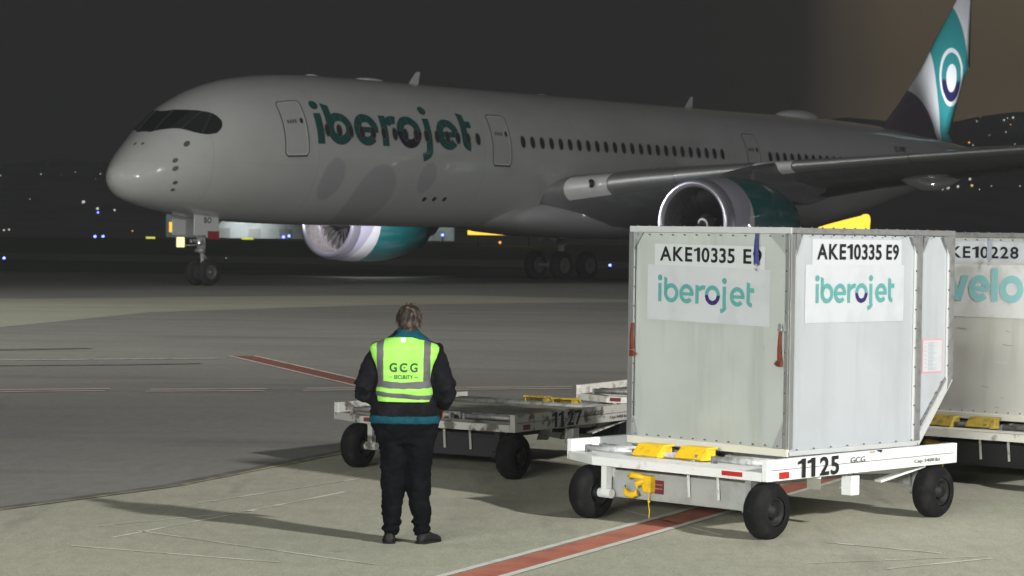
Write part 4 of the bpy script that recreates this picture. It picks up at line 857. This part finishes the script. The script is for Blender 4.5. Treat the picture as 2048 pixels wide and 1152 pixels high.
# ================================================================= AIR CARGO CONTAINERS
def container(root,kind):
    H=1.63; D=1.53; Wb=1.56; Wt=2.01; K=.50
    prof=[(0,0),(Wb,0),(Wt,K),(Wt,H),(0,H)]
    pA,pB=(panelA,panelB) if kind=='new' else (panelC,panelC)
    fr=alu if kind=='new' else alumat
    b=MB(); inset=.012
    for yy,nm in ((inset,'side_panel'),(D-inset,'far_side_panel')):
        b=MB(); b.prism([(x*.998+.002,z*.995+.004) for x,z in prof],lambda u,v,w_:(u,yy+(w_ if yy<.5 else -w_),v),.006); b.build(nm,pB,root)
    b=MB(); b.box(inset,inset+.006,.03,D-.03,.03,H-.03); b.build('door_panel',pA,root)
    b=MB(); b.box(Wt-inset-.006,Wt-inset,.02,D-.02,K,H-.02); b.add([(Wb,.02,.01),(Wb,D-.02,.01),(Wt-.01,D-.02,K),(Wt-.01,.02,K)],[(0,1,2,3)]); b.build('rear_panel',pB,root)
    b=MB(); b.box(.01,Wt-.01,.01,D-.01,H-.016,H-.008); b.build('roof_panel',pB,root)
    b=MB(); b.box(.0,Wb,.0,D,.0,.03); b.build('base_sheet',alumat,root)
    def ex(nm,boxes,m,ch=.004):
        b=MB()
        for q in boxes: b.box(*q,ch=ch)
        return b.build(nm,m,root)
    e_=.0
    ex('top_rail',[(-.012,.0,-.006,D+.006,H-.045,H)],alulight if kind=='new' else alumat)             # over the door side
    ex('top_rail',[(.002,Wt+.006,-.010,.018,H-.042,H-.001),(.002,Wt+.006,D-.018,D+.010,H-.042,H-.001),(Wt-.014,Wt+.010,.02,D-.02,H-.042,H-.002)],alumat)
    ex('bottom_rail',[(-.016,.012,.0,D,-.004,.05)],mat('cream_rail',(.72,.70,.60),.4) if 'cream_rail' not in MATS else MATS['cream_rail'])
    ex('bottom_rail',[(.014,Wb,-.008,.012,.0,.035),(.014,Wb,D-.012,D+.008,.0,.035)],alulight)
    ex('corner_post',[(-.008,.040,-.007,.010,.051,H-.046),(-.009,.010,.010,.048,.052,H-.047)],fr)
    ex('corner_post',[(-.010,.012,D-.040,D+.012,.051,H-.046)],fr)
    ex('side_post',[(Wb-.035,Wb+.030,-.010,.010,.036,H-.043)],alumat); ex('side_post',[(Wb-.060,Wb-.037,-.005,.010,.036,H-.043)],alulight)
    ex('side_post',[(Wt-.055,Wt+.004,-.010,.012,K+.02,H-.043)],alumat); ex('side_post',[(Wt-.078,Wt-.057,-.004,.010,K-.01,H-.043)],alulight)
    b=MB(); b.beam((Wb+.0,0,.02),(Wt-.02,0,K),.018,.060); b.build('diagonal_rail',alulight,root)
    b=MB(); b.beam((Wb-.05,.004,.055),(Wt-.075,.004,K),.010,.020); b.build('diagonal_trim',alumat,root)
    # gussets
    G=[]
    def gus(nm,pts,pl,m=alumat):
        b=MB()
        b.prism(pts,(lambda u,v,w_:(u,-.0125+w_,v)) if pl=='y' else (lambda u,v,w_:(-.0115+w_,u,v)),.003); b.build(nm,m,root)
    gus('gusset',[(.042,H-.045),(.115,H-.045),(.042,H-.20)],'y'); gus('gusset',[(Wb-.13,H-.045),(Wb+.02,H-.045),(Wb+.012,H-.19),(Wb-.018,H-.21)],'y')
    gus('gusset',[(Wb+.035,H-.045),(Wb+.11,H-.045),(Wb+.035,H-.17)],'y'); gus('gusset',[(Wt-.17,H-.045),(Wt,H-.045),(Wt,H-.19),(Wt-.055,H-.20)],'y')
    gus('gusset',[(Wt-.075,K-.09),(Wt-.01,K-.01),(Wt+.0,K+.12),(Wt-.04,K+.14)],'y')
    gm=mat('pale_gusset',(.36,.38,.37),.45,metal=.2) if 'pale_gusset' not in MATS else MATS['pale_gusset']
    gus('gusset',[(D-.042,H-.046),(D-.13,H-.046),(D-.042,H-.17)],'x',gm); gus('gusset',[(.05,H-.046),(.20,H-.046),(.05,H-.19)],'x',gm)
    gus('gusset',[(.05,.052),(.14,.052),(.05,.24)],'x',gm); gus('gusset',[(D-.042,.052),(D-.10,.052),(D-.042,.22)],'x',gm)
    # rivets
    b=MB(); b.smooth=True
    def rv(x,y,z,pl):
        b.sph((x,y,z),(.009,.009,.006),8,4)
    k=0
    while k<13: rv(-.013,.07+k*.115,H-.062,'x'); rv(-.013,.09+k*.113,.068,'x'); k+=1
    for z in [.16+.145*i for i in range(10)]:
        rv(-.013,.030,z,'x'); rv(-.013,D-.055,z,'x'); rv(Wb-.048,-.008,z,'y'); 
        if z>K: rv(Wt-.066,-.008,z,'y')
    for x in [.10+.125*i for i in range(15)]: rv(x,-.012,H-.052,'y')
    for x in [.08+.2*i for i in range(8)]: rv(x,-.012,.045,'y')
    for i in range(6): rv(Wb-.02+(Wt-Wb-.05)*i/6,-.004,.08+(K-.03)*i/6,'y')
    for i in range(13): rv(-.004,.08+i*.115,H+.002,'x')
    for i in range(15): rv(.1+i*.13,.004,H+.001,'x')
    b.build('rivets',darkink,root)
    if kind=='new':     # thin black seam beside the far door post
        ex('door_seam',[(-.0115,-.0085,D-.062,D-.056,.20,H-.10)],black,0)
    fx=lambda u,v,w_=0:(-.0125-w_*1.0,D-u,v)        # door side, u from the far edge towards the near corner
    fy=lambda u,v,w_=0:(u,-.0125-w_,v)
    px_=lambda u,v,w_=0:(.0085-w_,D-u,v)
    def patchq(nm,u0,u1,v0,v1,fn,m,l=0,t=0):
        b=MB(); b.add([fn(u0,v0,l),fn(u1,v0-t,l),fn(u1,v1-t,l),fn(u0,v1,l)],[(0,1,2,3)]); return b.build(nm,m,root)
    pf=lambda u,v,w_=0:(.0105-w_,D-u,v)
    pg=lambda u,v,w_=0:(u,.0105-w_,v)
    if kind=='new':
        patchq('number_sticker',.23,1.28,1.33,1.50,pf,mat('pale_sticker',(.57,.60,.60),.45),.0,.01)
        patchq('airline_sticker',.165,1.335,.935,1.345,pf,stick,.002,.02)
        lettering('container_number','AKE10335',.285,1.005,1.375,1.485,lambda u,v:pf(u,v-.012*u,.005),black,root,bold=.022,space=1.12)
        lettering('container_number','E9',1.085,1.255,1.375,1.485,lambda u,v:pf(u,v-.012*u,.005),black,root,bold=.022)
        place_logo('logo_letter',logo_iberojet(.235),.275,1.075,.92,.137,lambda u,v,w_:pf(u,v-.02*u,.006+w_),teal,navy,root)
        patchq('number_sticker',.255,1.34,1.345,1.55,pg,mat('pale_sticker_side',(.54,.56,.585),.4),.0)
        patchq('airline_sticker',.175,1.375,.945,1.365,pg,stick,.002)
        lettering('container_number','AKE10335',.305,1.085,1.402,1.518,lambda u,v:pg(u,v,.005),black,root,bold=.022,space=1.12)
        lettering('container_number','E9',1.145,1.30,1.402,1.518,lambda u,v:pg(u,v,.005),black,root,bold=.022)
        place_logo('logo_letter',logo_iberojet(.235),.295,1.09,.955,.137,lambda u,v,w_:pg(u,v,.006+w_),teal,navy,root)
        # data placard on the overhang
        patchq('placard',Wb+.065,Wb+.33,.545,.80,pg,pinkline,.002); patchq('placard_sheet',Wb+.074,Wb+.321,.554,.791,pg,stick,.004)
        b=MB(); rnd=random.Random(2)
        for i in range(21):
            z=.77-.0103*i; a=rnd.uniform(.10,.13); b.add([pg(Wb+.14,z,.005),pg(Wb+.14+.07+a*.6*rnd.random(),z,.005),pg(Wb+.2,z+.006,.005),pg(Wb+.14,z+.006,.005)],[(0,1,2,3)])
            if i%3==0: b.add([pg(Wb+.09,z,.005),pg(Wb+.125,z,.005),pg(Wb+.125,z+.004,.005),pg(Wb+.09,z+.004,.005)],[(0,1,2,3)])
        b.build('placard_text',greyink,root,fix=False)
    else:
        patchq('number_sticker',.02,1.51,1.37,1.56,pf,stick,.0); patchq('airline_sticker',.02,1.51,.89,1.35,pf,mat('old_white_sticker',(.72,.73,.72),.5,c2=(.62,.62,.60),scale=5),.002)
        lettering('container_number','AKE10228',.24,1.05,1.405,1.51,lambda u,v:pf(u,v,.005),black,root,bold=.022,space=1.12)
        place_logo('logo_letter',logo_evelop(),.14,1.03,1.20,.225,lambda u,v,w_:pf(u,v,.006+w_),tealpale,tealpale,root)
        rnd=random.Random(5); b=MB()
        for i in range(9):
            u,v=rnd.uniform(.1,1.4),rnd.uniform(.1,.85); l=rnd.uniform(.02,.12); b.add([pf(u,v,.0015),pf(u+l,v-.01,.0015),pf(u+l,v-.004,.0015),pf(u,v+.006,.0015)],[(0,1,2,3)])
        b.build('scrape_marks',MATS.get('scrape') or mat('scrape',(.33,.30,.26),.7),root,fix=False)
    # straps
    if kind=='new':
        def strap(y,z1,z0,m,wd=.045,nm='strap'):
            b=MB(); n=7
            def q(y,z,x): return (x,y,z)
            vs=[];fs=[]
            for i in range(n+1):
                t=i/n; z=z1+(z0-z1)*t; yy=y+.004*sin(t*3.1); ww=wd*(.8+.6*t); xx=-.024-.003*sin(t*2.6)
                vs+=[(xx,yy-ww/2,z),(xx-.006,yy,z),(xx,yy+ww/2,z)]
                if i<n: fs+=[(i*3,i*3+1,i*3+4,i*3+3),(i*3+1,i*3+2,i*3+5,i*3+4)]
            b.add(vs,fs); o=b.build(nm,m,root); md=o.modifiers.new('s','SOLIDIFY'); md.thickness=.012; return o
        s_=strap(D-.045,.90,.70,orange,.032); b=MB(); b.box(-.034,-.016,D-.062,D-.025,.905,.93); b.box(-.030,-.020,D-.058,D-.03,.93,.97); b.build('buckle',alu,s_)
        b=MB(); b.box(-.040,-.022,D-.075,D-.03,.65,.695,ch=.003); b.box(-.036,-.024,D-.09,D-.075,.665,.68); b.build('strap_end',orange,s_)
        s_=strap(.075,.885,.68,orange,.026); b=MB(); b.box(-.034,-.016,.058,.092,.89,.91); b.box(-.030,-.020,.062,.088,.915,.945); b.build('buckle',alu,s_)
        b=MB(); b.box(-.040,-.022,.05,.10,.64,.68,ch=.003); b.box(-.036,-.024,.095,.115,.65,.665); b.build('strap_end',orange,s_)
        s_=strap(.30,H-.045,1.36,bluestrap,.034,'blue_strap'); b=MB(); b.tube([(-.03,.30,1.365),(-.035,.285,1.345),(-.03,.30,1.32),(-.028,.318,1.345),(-.03,.30,1.365)],.006,6); b.build('strap_hook',alumat,s_)
    else:
        b=MB(); b.box(-.016,-.012,D-.80,D-.755,H-.24,H-.05); o=b.build('strap',greystrap,root); b=MB(); b.tube([(-.018,D-.775,H-.24),(-.02,D-.79,H-.265),(-.018,D-.775,H-.285),(-.018,D-.76,H-.265),(-.018,D-.775,H-.24)],.004,6); b.build('strap_hook',alumat,o)
    return root
c1=empty('cargo_container',(1.98174,17.04672,.5457),rot_of(.7806)); container(c1,'new')
tag(c1,'grey metal air cargo container marked AKE10335 on the clean white dolly','cargo container','air cargo containers')
c2=empty('cargo_container',(C28[0],C28[1],.5457),rot_of(A28)); container(c2,'old')
tag(c2,'scuffed cream air cargo container marked AKE10228 cut by the right edge','cargo container','air cargo containers')
# ================================================================= SECURITY GUARD
PX,PY=-.69,16.17
def remesh(mb,name,m,vox,smooth=6,parent=None,fac=.6):
    tmp=mb.build('tmp',m); md=tmp.modifiers.new('r','REMESH'); md.mode='VOXEL'; md.voxel_size=vox
    s=tmp.modifiers.new('s','SMOOTH'); s.iterations=smooth; s.factor=fac
    dg=bpy.context.evaluated_depsgraph_get(); me=bpy.data.meshes.new_from_object(tmp.evaluated_get(dg)); bpy.data.objects.remove(tmp)
    me.polygons.foreach_set('use_smooth',[True]*len(me.polygons)); me.name=name
    if not me.materials: me.materials.append(m)
    o=bpy.data.objects.new(name,me); col.objects.link(o)
    if parent: o.parent=parent
    return o
def sring(cx,cy,z,rx,ry,e=2.0,n=32,tilt=0):
    r=[]
    for k in range(n):
        t=2*PI*k/n+.01; c,s=cos(t),sin(t)
        x=cx+rx*(abs(c)**(2/e))*(1 if c>0 else -1); y=cy+ry*(abs(s)**(2/e))*(1 if s>0 else -1); r.append((x,y,z+tilt*(x-cx)))
    return r
def wrinkle(o,amp,sc,sx=1,sz=1,seed=0):
    from mathutils import noise
    me=o.data
    nor=[v.normal.copy() for v in me.vertices]
    for v,n in zip(me.vertices,nor):
        p=Vector((v.co.x*sx*sc+seed,v.co.y*sx*sc,v.co.z*sz*sc)); v.co+=n*amp*(noise.noise(p)+.5*noise.noise(p*2.1))
skin=mat('skin',(.24,.135,.095),.55,c2=(.18,.10,.07),scale=12)
skin.node_tree.nodes['Principled BSDF'].inputs['Subsurface Weight'].default_value=.05
jacketm=mat('black_jacket_cloth',(.006,.006,.0075),.95,spec=.12,c2=(.010,.010,.013),scale=10,bump=.4,bscale=90)
trousm=mat('dark_trouser_cloth',(.004,.0042,.0055),.95,spec=.05,c2=(.006,.0065,.0085),scale=8,bump=.3,bscale=70)
tealcl=mat('teal_fleece',(.007,.058,.082),.95,spec=.1,c2=(.006,.042,.06),scale=18,bump=.4,bscale=80)
shoem=mat('black_shoe',(.008,.008,.009),.6,spec=.25)
hairm=mat('brown_hair',(.020,.012,.008),.55,c2=(.12,.078,.052),scale=16,lo=.52,hi=.72,bump=.8,bscale=40,stretch=(2.2,2.2,.6))
# body: head, neck, arms with hands, trunk and legs in one skin
body=MB()
hc=(.0,.01,1.545)
body.sph(hc,(.072,.088,.108),24,16); body.sph((0,.045,1.49),(.055,.062,.055),20,12)      # skull and jaw
body.sph((0,.105,1.525),(.012,.022,.020),10,8); body.sph((0,.092,1.545),(.014,.016,.03),10,8)  # nose
for s in (-1,1):
    body.sph((s*.084,.005,1.53),(.012,.020,.032),12,8)                                  # ears
    body.sph((s*.030,.078,1.555),(.016,.012,.010),10,6)
body.tube([(0,-.005,1.50),(0,-.015,1.43),(0,-.02,1.36)],[.055,.056,.085],20)
body.rings([sring(0,0,z,rx,ry) for z,rx,ry in ((.82,.14,.10),(.95,.15,.10),(1.1,.14,.09),(1.25,.16,.09),(1.36,.12,.07),(1.40,.06,.05))])
SH={-1:(-.195,.0,1.305),1:(.170,.0,1.305)}; ELB={-1:(-.312,-.03,1.045),1:(.268,-.03,1.040)}; WR={-1:(-.215,.16,.925),1:(.240,.165,.92)}
for s in (-1,1): body.tube([SH[s],ELB[s],WR[s]],[.050,.036,.026],14)
HIP={-1:(-.105,.0,.80),1:(.075,0,.80)}; KN={-1:(-.10,.015,.46),1:(.100,.015,.46)}; AN={-1:(-.118,0,.10),1:(.118,0,.10)}
for s in (-1,1): body.tube([HIP[s],KN[s],AN[s]],[.085,.055,.04],16); body.tube([AN[s],(AN[s][0],.03,.05)],[.04,.04],12)
def hand(mb,w,d,palm,side):
    """w wrist, d direction of the fingers, palm: direction the palm faces; fingers relaxed"""
    w=Vector(w); d=Vector(d).normalized(); p=Vector(palm); p=(p-d*p.dot(d)).normalized(); a=d.cross(p)*side
    mb.rings([[w+d*t+a*(x*wd)+p*(y*th) for x,y in ((-1,-.5),(-.5,-1),(.5,-1),(1,-.5),(1,.5),(.5,1),(-.5,1),(-1,.5))] for t,wd,th in ((-.02,.026,.02),(.015,.032,.016),(.05,.039,.015),(.085,.040,.013),(.095,.036,.010))])
    for k,(off,L) in enumerate(((-.029,.066),(-.010,.076),(.010,.072),(.029,.056))):
        q=w+d*.085+a*off; c1=(d+p*.25).normalized(); c2=(d+p*.75).normalized(); c3=(d*.5+p).normalized()
        q1=q+c1*L*.45; q2=q1+c2*L*.32; q3=q2+c3*L*.25
        mb.tube([q-d*.012,q,q1,q2,q3],[.0095,.0095,.0088,.008,.006],8)
    q=w+d*.025-a*.030; q1=q-a*.022+d*.022+p*.008; q2=q1+d*.028+p*.010-a*.004; q3=q2+d*.02+p*.012
    mb.tube([q+a*.01,q1,q2,q3],[.012,.011,.0095,.007],8)
hand(body,WR[1],(-.35,.55,-.55),(-.6,-.2,-.3),1); hand(body,WR[-1],(.55,.6,-.35),(.1,-.8,-.4),-1)
guard=remesh(body,'person',skin,.0065,3,fac=.5)
guard.location=(PX,PY,0)
tag(guard,'person seen from behind in a yellow-green vest over a black jacket, standing on the apron','person')
# hair
from mathutils import noise as _nz
hb=MB(); hb.sph((0,-.005,1.560),(.088,.101,.098),28,20); hb.sph((0,-.035,1.515),(.076,.070,.080),24,14); hb.sph((.0,-.055,1.462),(.058,.036,.042),20,10); hb.sph((-.01,-.01,1.615),(.055,.06,.040),16,10)
hair=remesh(hb,'hair',hairm,.007,5,guard)
wrinkle(hair,.006,22,1,.35); wrinkle(hair,.003,60,1,.25,3)
for v in hair.data.vertices:                # open the hair over the face
    if v.co.y>.03 and v.co.z<1.585: v.co.y=.03-(v.co.y-.03)*.2; v.co.x*=.80
hs=MB(); rnd=random.Random(11)
for k in range(150):                         # loose strands
    a=rnd.uniform(PI*1.0,PI*2.0); z0=rnd.uniform(1.50,1.64); r=.093*math.sqrt(max(.05,1-((z0-1.56)/.104)**2)); x,y=r*cos(a),r*1.1*sin(a)-.005
    q=[(x,y,z0),(x*1.04+rnd.uniform(-.01,.01),y*1.04,z0-.022),(x*1.0+rnd.uniform(-.014,.014),y*1.02-.003,z0-.048)]
    hs.tube(q,[.0022,.0018,.0006],4,cap=False)
for k in range(10):
    x=rnd.uniform(-.03,.03); hs.tube([(x,-.01,1.652),(x*1.3,-.015,1.667),(x*1.9+.004,-.012,1.672)],[.002,.0016,.0005],4,cap=False)
hs.build('hair_strands',hairm,guard)
# jacket
j=MB(); OX=-.025
j.rings([sring(OX,0,z,rx,ry,2.3) for z,rx,ry in ((.845,.225,.150),(.86,.232,.155),(.90,.238,.155),(.96,.222,.145),(1.05,.205,.135),(1.14,.205,.132),(1.23,.212,.125),(1.30,.205,.115),(1.36,.155,.098),(1.41,.095,.08),(1.44,.072,.07))])
for s in (-1,1):
    S=Vector(SH[s])+Vector((s*.002,.012,0)); E_=Vector(ELB[s]); W_=Vector(WR[s])
    j.tube([S+Vector((-s*.06,0,.02)),S,S.lerp(E_,.35),S.lerp(E_,.7),E_+Vector((s*.004,-.012,.01)),E_+Vector((s*.004,.012,-.022)),E_.lerp(W_,.35),E_.lerp(W_,.7),W_.lerp(E_,.03)],[.055,.078,.078,.080,.078,.072,.066,.054,.045],18)
jk=remesh(j,'jacket',jacketm,.010,8,guard); wrinkle(jk,.012,9,1,1.4); wrinkle(jk,.005,24,1,1.2,5)
# teal hem and collar
t=MB(); t.rings([sring(OX+.002,0,z,rx,ry,2.4) for z,rx,ry in ((.816,.240,.158),(.822,.246,.162),(.840,.248,.164),(.862,.246,.164),(.870,.238,.158))]); h_=remesh(t,'fleece_hem',tealcl,.010,2,guard); wrinkle(h_,.004,20)
t=MB(); t.rings([sring(-.008,-.012,z,rx,ry,2.1) for z,rx,ry in ((1.365,.165,.098),(1.390,.145,.096),(1.410,.115,.088),(1.435,.088,.080),(1.460,.078,.074),(1.470,.070,.068))]); h_=remesh(t,'collar',tealcl,.008,4,guard); wrinkle(h_,.004,25)
# trousers
q=MB()
q.rings([sring(OX+.01,0,z,rx,ry,2.4) for z,rx,ry in ((.68,.205,.118),(.74,.228,.135),(.80,.240,.148),(.85,.236,.148))])
for s,ks in ((-1,-.112),(1,.095)):
    a=AN[s]
    q.tube([(ks*1.0,0,.78),(ks*1.02,0,.66),(ks,.0,.52),(ks,.005,.40),(ks*1.02,0,.28),(a[0]+.004*s,0,.20),(a[0],-.002,.155)],[.112,.110,.103,.097,.087,.076,.068],20)
    q.sph((a[0]-.012*s,-.004,.145),(.078,.078,.026),18,8); q.sph((a[0]+.006*s,-.004,.098),(.076,.080,.028),18,8); q.tube([(a[0],0,.15),(a[0],0,.055)],[.060,.058],16)
q.v=[((x-.006)*(.88+.12*max(0,min(1,(z-.62)/.2)))+.006,y,z) for x,y,z in q.v]
tr=remesh(q,'trousers',trousm,.010,5,guard); wrinkle(tr,.009,9,1,1.3,2); wrinkle(tr,.006,26,.8,1.6,8)
# shoes
for s,rz,dx in ((-1,.05,.0),(1,-.55,.012)):
    b=MB(); rs=[]
    for y,wd,zt,z0 in ((-.085,.018,.045,.012),(-.07,.036,.075,.002),(-.03,.043,.092,0),(.03,.042,.09,0),(.09,.046,.07,0),(.14,.048,.058,0),(.185,.038,.045,.003),(.205,.016,.028,.010)):
        rs.append([(wd*cos(a),y,(zt+z0)/2+(zt-z0)/2*sin(a)*(1 if sin(a)>0 else 1)) for a in [2*PI*k/16 for k in range(16)]])
    b.rings(rs); M=Matrix.Translation((AN[s][0]+dx,0,0))@Matrix.Rotation(rz,4,'Z')@Matrix.Diagonal((.92,.86,1,1)); b.v=[tuple(M@Vector(v)) for v in b.v]
    o=remesh(b,'shoe',shoem,.006,2,guard)
    b=MB(); b.rings([[(M@Vector((x*1.08,y,z)))[:] for x,y in ((-.040,-.075),(0,-.09),(.040,-.075),(.047,.05),(.050,.14),(.03,.195),(-.03,.195),(-.050,.14),(-.047,.05))] for z in (0.001,.018)]); b.build('sole',rubber,o)
# vest: lime panels with grey reflective bands, a shell over the jacket with armholes
def vest_extra(g,x,y,z):
    lime=(.27,.63,.085); gr=(.085,.085,.09)
    n=g.noise(g.xyz(sc=(1,1,1))[0],7,3); xs=g.m('ADD',x,g.m('MULTIPLY',g.m('SUBTRACT',n,.5),.02)); zs=g.m('ADD',z,g.m('MULTIPLY',g.m('SUBTRACT',n,.5),.03))
    ax=g.m('ABSOLUTE',g.m('SUBTRACT',xs,-.030))
    v=g.m('MULTIPLY',g.step(ax,.138,.140),g.step(ax,.188,.186)); v=g.m('MULTIPLY',v,g.step(z,1.085,1.09))
    zz=g.m('ADD',zs,g.m('MULTIPLY',g.m('ABSOLUTE',g.m('SUBTRACT',x,-.03)),-.05))
    h1=g.m('MULTIPLY',g.step(zz,1.050,1.053),g.step(zz,1.100,1.097))
    z2=g.m('ADD',zs,g.m('MULTIPLY',g.m('SUBTRACT',x,-.03),.07))
    h2=g.m('MULTIPLY',g.step(z2,.988,.991),g.step(z2,1.022,1.019))
    m_=g.m('MINIMUM',g.m('ADD',g.m('ADD',v,h1),h2),1.0)
    return g.mix(m_,lime,gr),m_
vm=mat('lime_vest_cloth',(.4,.9,.05),.7,bump=.3,bscale=25); g=N(vm); o_,x_,y_,z_=g.xyz(); c_,m_=vest_extra(g,x_,y_,z_); g.l(c_,g.b.inputs['Base Color']); 
VS=[(.966,.196,.162,2.6),(.985,.200,.166,2.6),(1.02,.203,.165,2.6),(1.06,.200,.160,2.7),(1.11,.197,.157,2.8),(1.16,.203,.154,3.0),(1.21,.216,.152,3.1),(1.26,.240,.150,3.1),(1.30,.254,.145,3.0),(1.33,.250,.138,2.9),(1.352,.225,.130,2.6),(1.365,.185,.124,2.5),(1.385,.140,.118,2.3),(1.398,.105,.112,2.2)]
def vprof(z):
    for i in range(len(VS)-1):
        if z<=VS[i+1][0]:
            t=max(0,(z-VS[i][0])/(VS[i+1][0]-VS[i][0])); return [VS[i][k]+(VS[i+1][k]-VS[i][k])*t for k in (1,2,3)]
    return list(VS[-1][1:])
def fold(x,z,sg):
    f=.008*_nz.noise(Vector((x*9,sg,z*14)))+.0045*_nz.noise(Vector((x*22,sg*2,z*30)))
    f+=.010*math.exp(-((z-1.035-.10*(x+.03))/.016)**2)*(.6+.4*sin(x*14+1))-.008*math.exp(-((z-.985+.05*x)/.012)**2)
    return f
def vsurf(x,z,sg,off=0):
    rx,ry,e=vprof(z); u=min(.9999,abs((x-OX)/rx)); y=ry*(1-u**e)**(1/e)
    return (x,sg*(y+fold(x,z,sg)+off),z)
for_=MB(); for_.smooth=True
b=MB(); b.smooth=True; nx,nz_=64,72
for sg in (-1,1):
    vs=[];fs=[]
    for i in range(nz_+1):
        z=.966+(1.398-.966)*i/nz_; rx,ry,e=vprof(z)
        # armhole: the side edge draws in between waist and shoulder
        k=max(0,min(1,(z-1.045)/.06))*max(0,min(1,(1.345-z)/.05)); half=rx*(1-.02)-.0*k
        hl=half if z<1.05 else half-.012*k
        for jx in range(nx+1):
            u=-1+2*jx/nx; uu=sin(u*PI/2)*hl if z<1.05 or z>1.34 else (u*hl*.5+sin(u*PI/2)*hl*.5)
            vs.append(vsurf(OX+uu,z,sg))
    for i in range(nz_):
        for jx in range(nx): fs.append((i*(nx+1)+jx,i*(nx+1)+jx+1,(i+1)*(nx+1)+jx+1,(i+1)*(nx+1)+jx))
    b.add(vs,fs)
vest=b.build('vest',vm,guard); md=vest.modifiers.new('t','SOLIDIFY'); md.thickness=.006; md.offset=-1
inkm=mat('vest_print',(.012,.05,.012),.6)
fv=lambda u,v:vsurf(u-.028,v,-1,.0035)
lettering('vest_letters','G',-.098,-.045,1.165,1.228,fv,inkm,vest,bold=.03); lettering('vest_letters','C',-.027,.027,1.165,1.228,fv,inkm,vest,bold=.03); lettering('vest_letters','G',.045,.098,1.165,1.228,fv,inkm,vest,bold=.03)
b=MB(); b.add([fv(.006+.006*cos(a),1.1965+.006*sin(a)) for a in [2*PI*k/10 for k in range(10)]],[tuple(range(10))]); b.build('vest_dot',inkm,vest,fix=False)
lettering('vest_word','SECURITY',-.066,.066,1.120,1.147,fv,inkm,vest,bold=.03)
b=MB()
for a,c in ((-.100,-.076),(.076,.100)): b.add([fv(a,1.131),fv(c,1.131),fv(c,1.135),fv(a,1.135)],[(0,1,2,3)])
b.build('vest_dashes',inkm,vest,fix=False)
b=MB(); b.add([fv(x,z) for x,z in ((-.022,1.366),(.010,1.366),(.010,1.394),(-.022,1.394))],[(0,1,2,3)]); b.build('vest_label',mat('white_label',(.75,.73,.78),.6),vest,fix=False)

# settle the head and collar onto the shoulders
for o in [guard]+[c for c in guard.children if c.name.split('.')[0] in ('hair','hair_strands','collar')]:
    for v in o.data.vertices:
        if v.co.z>1.40: v.co.z=1.40+(v.co.z-1.40)*.835; 
        if v.co.z>1.445: v.co.x*=.94
guard.scale=(.965,.965,1)
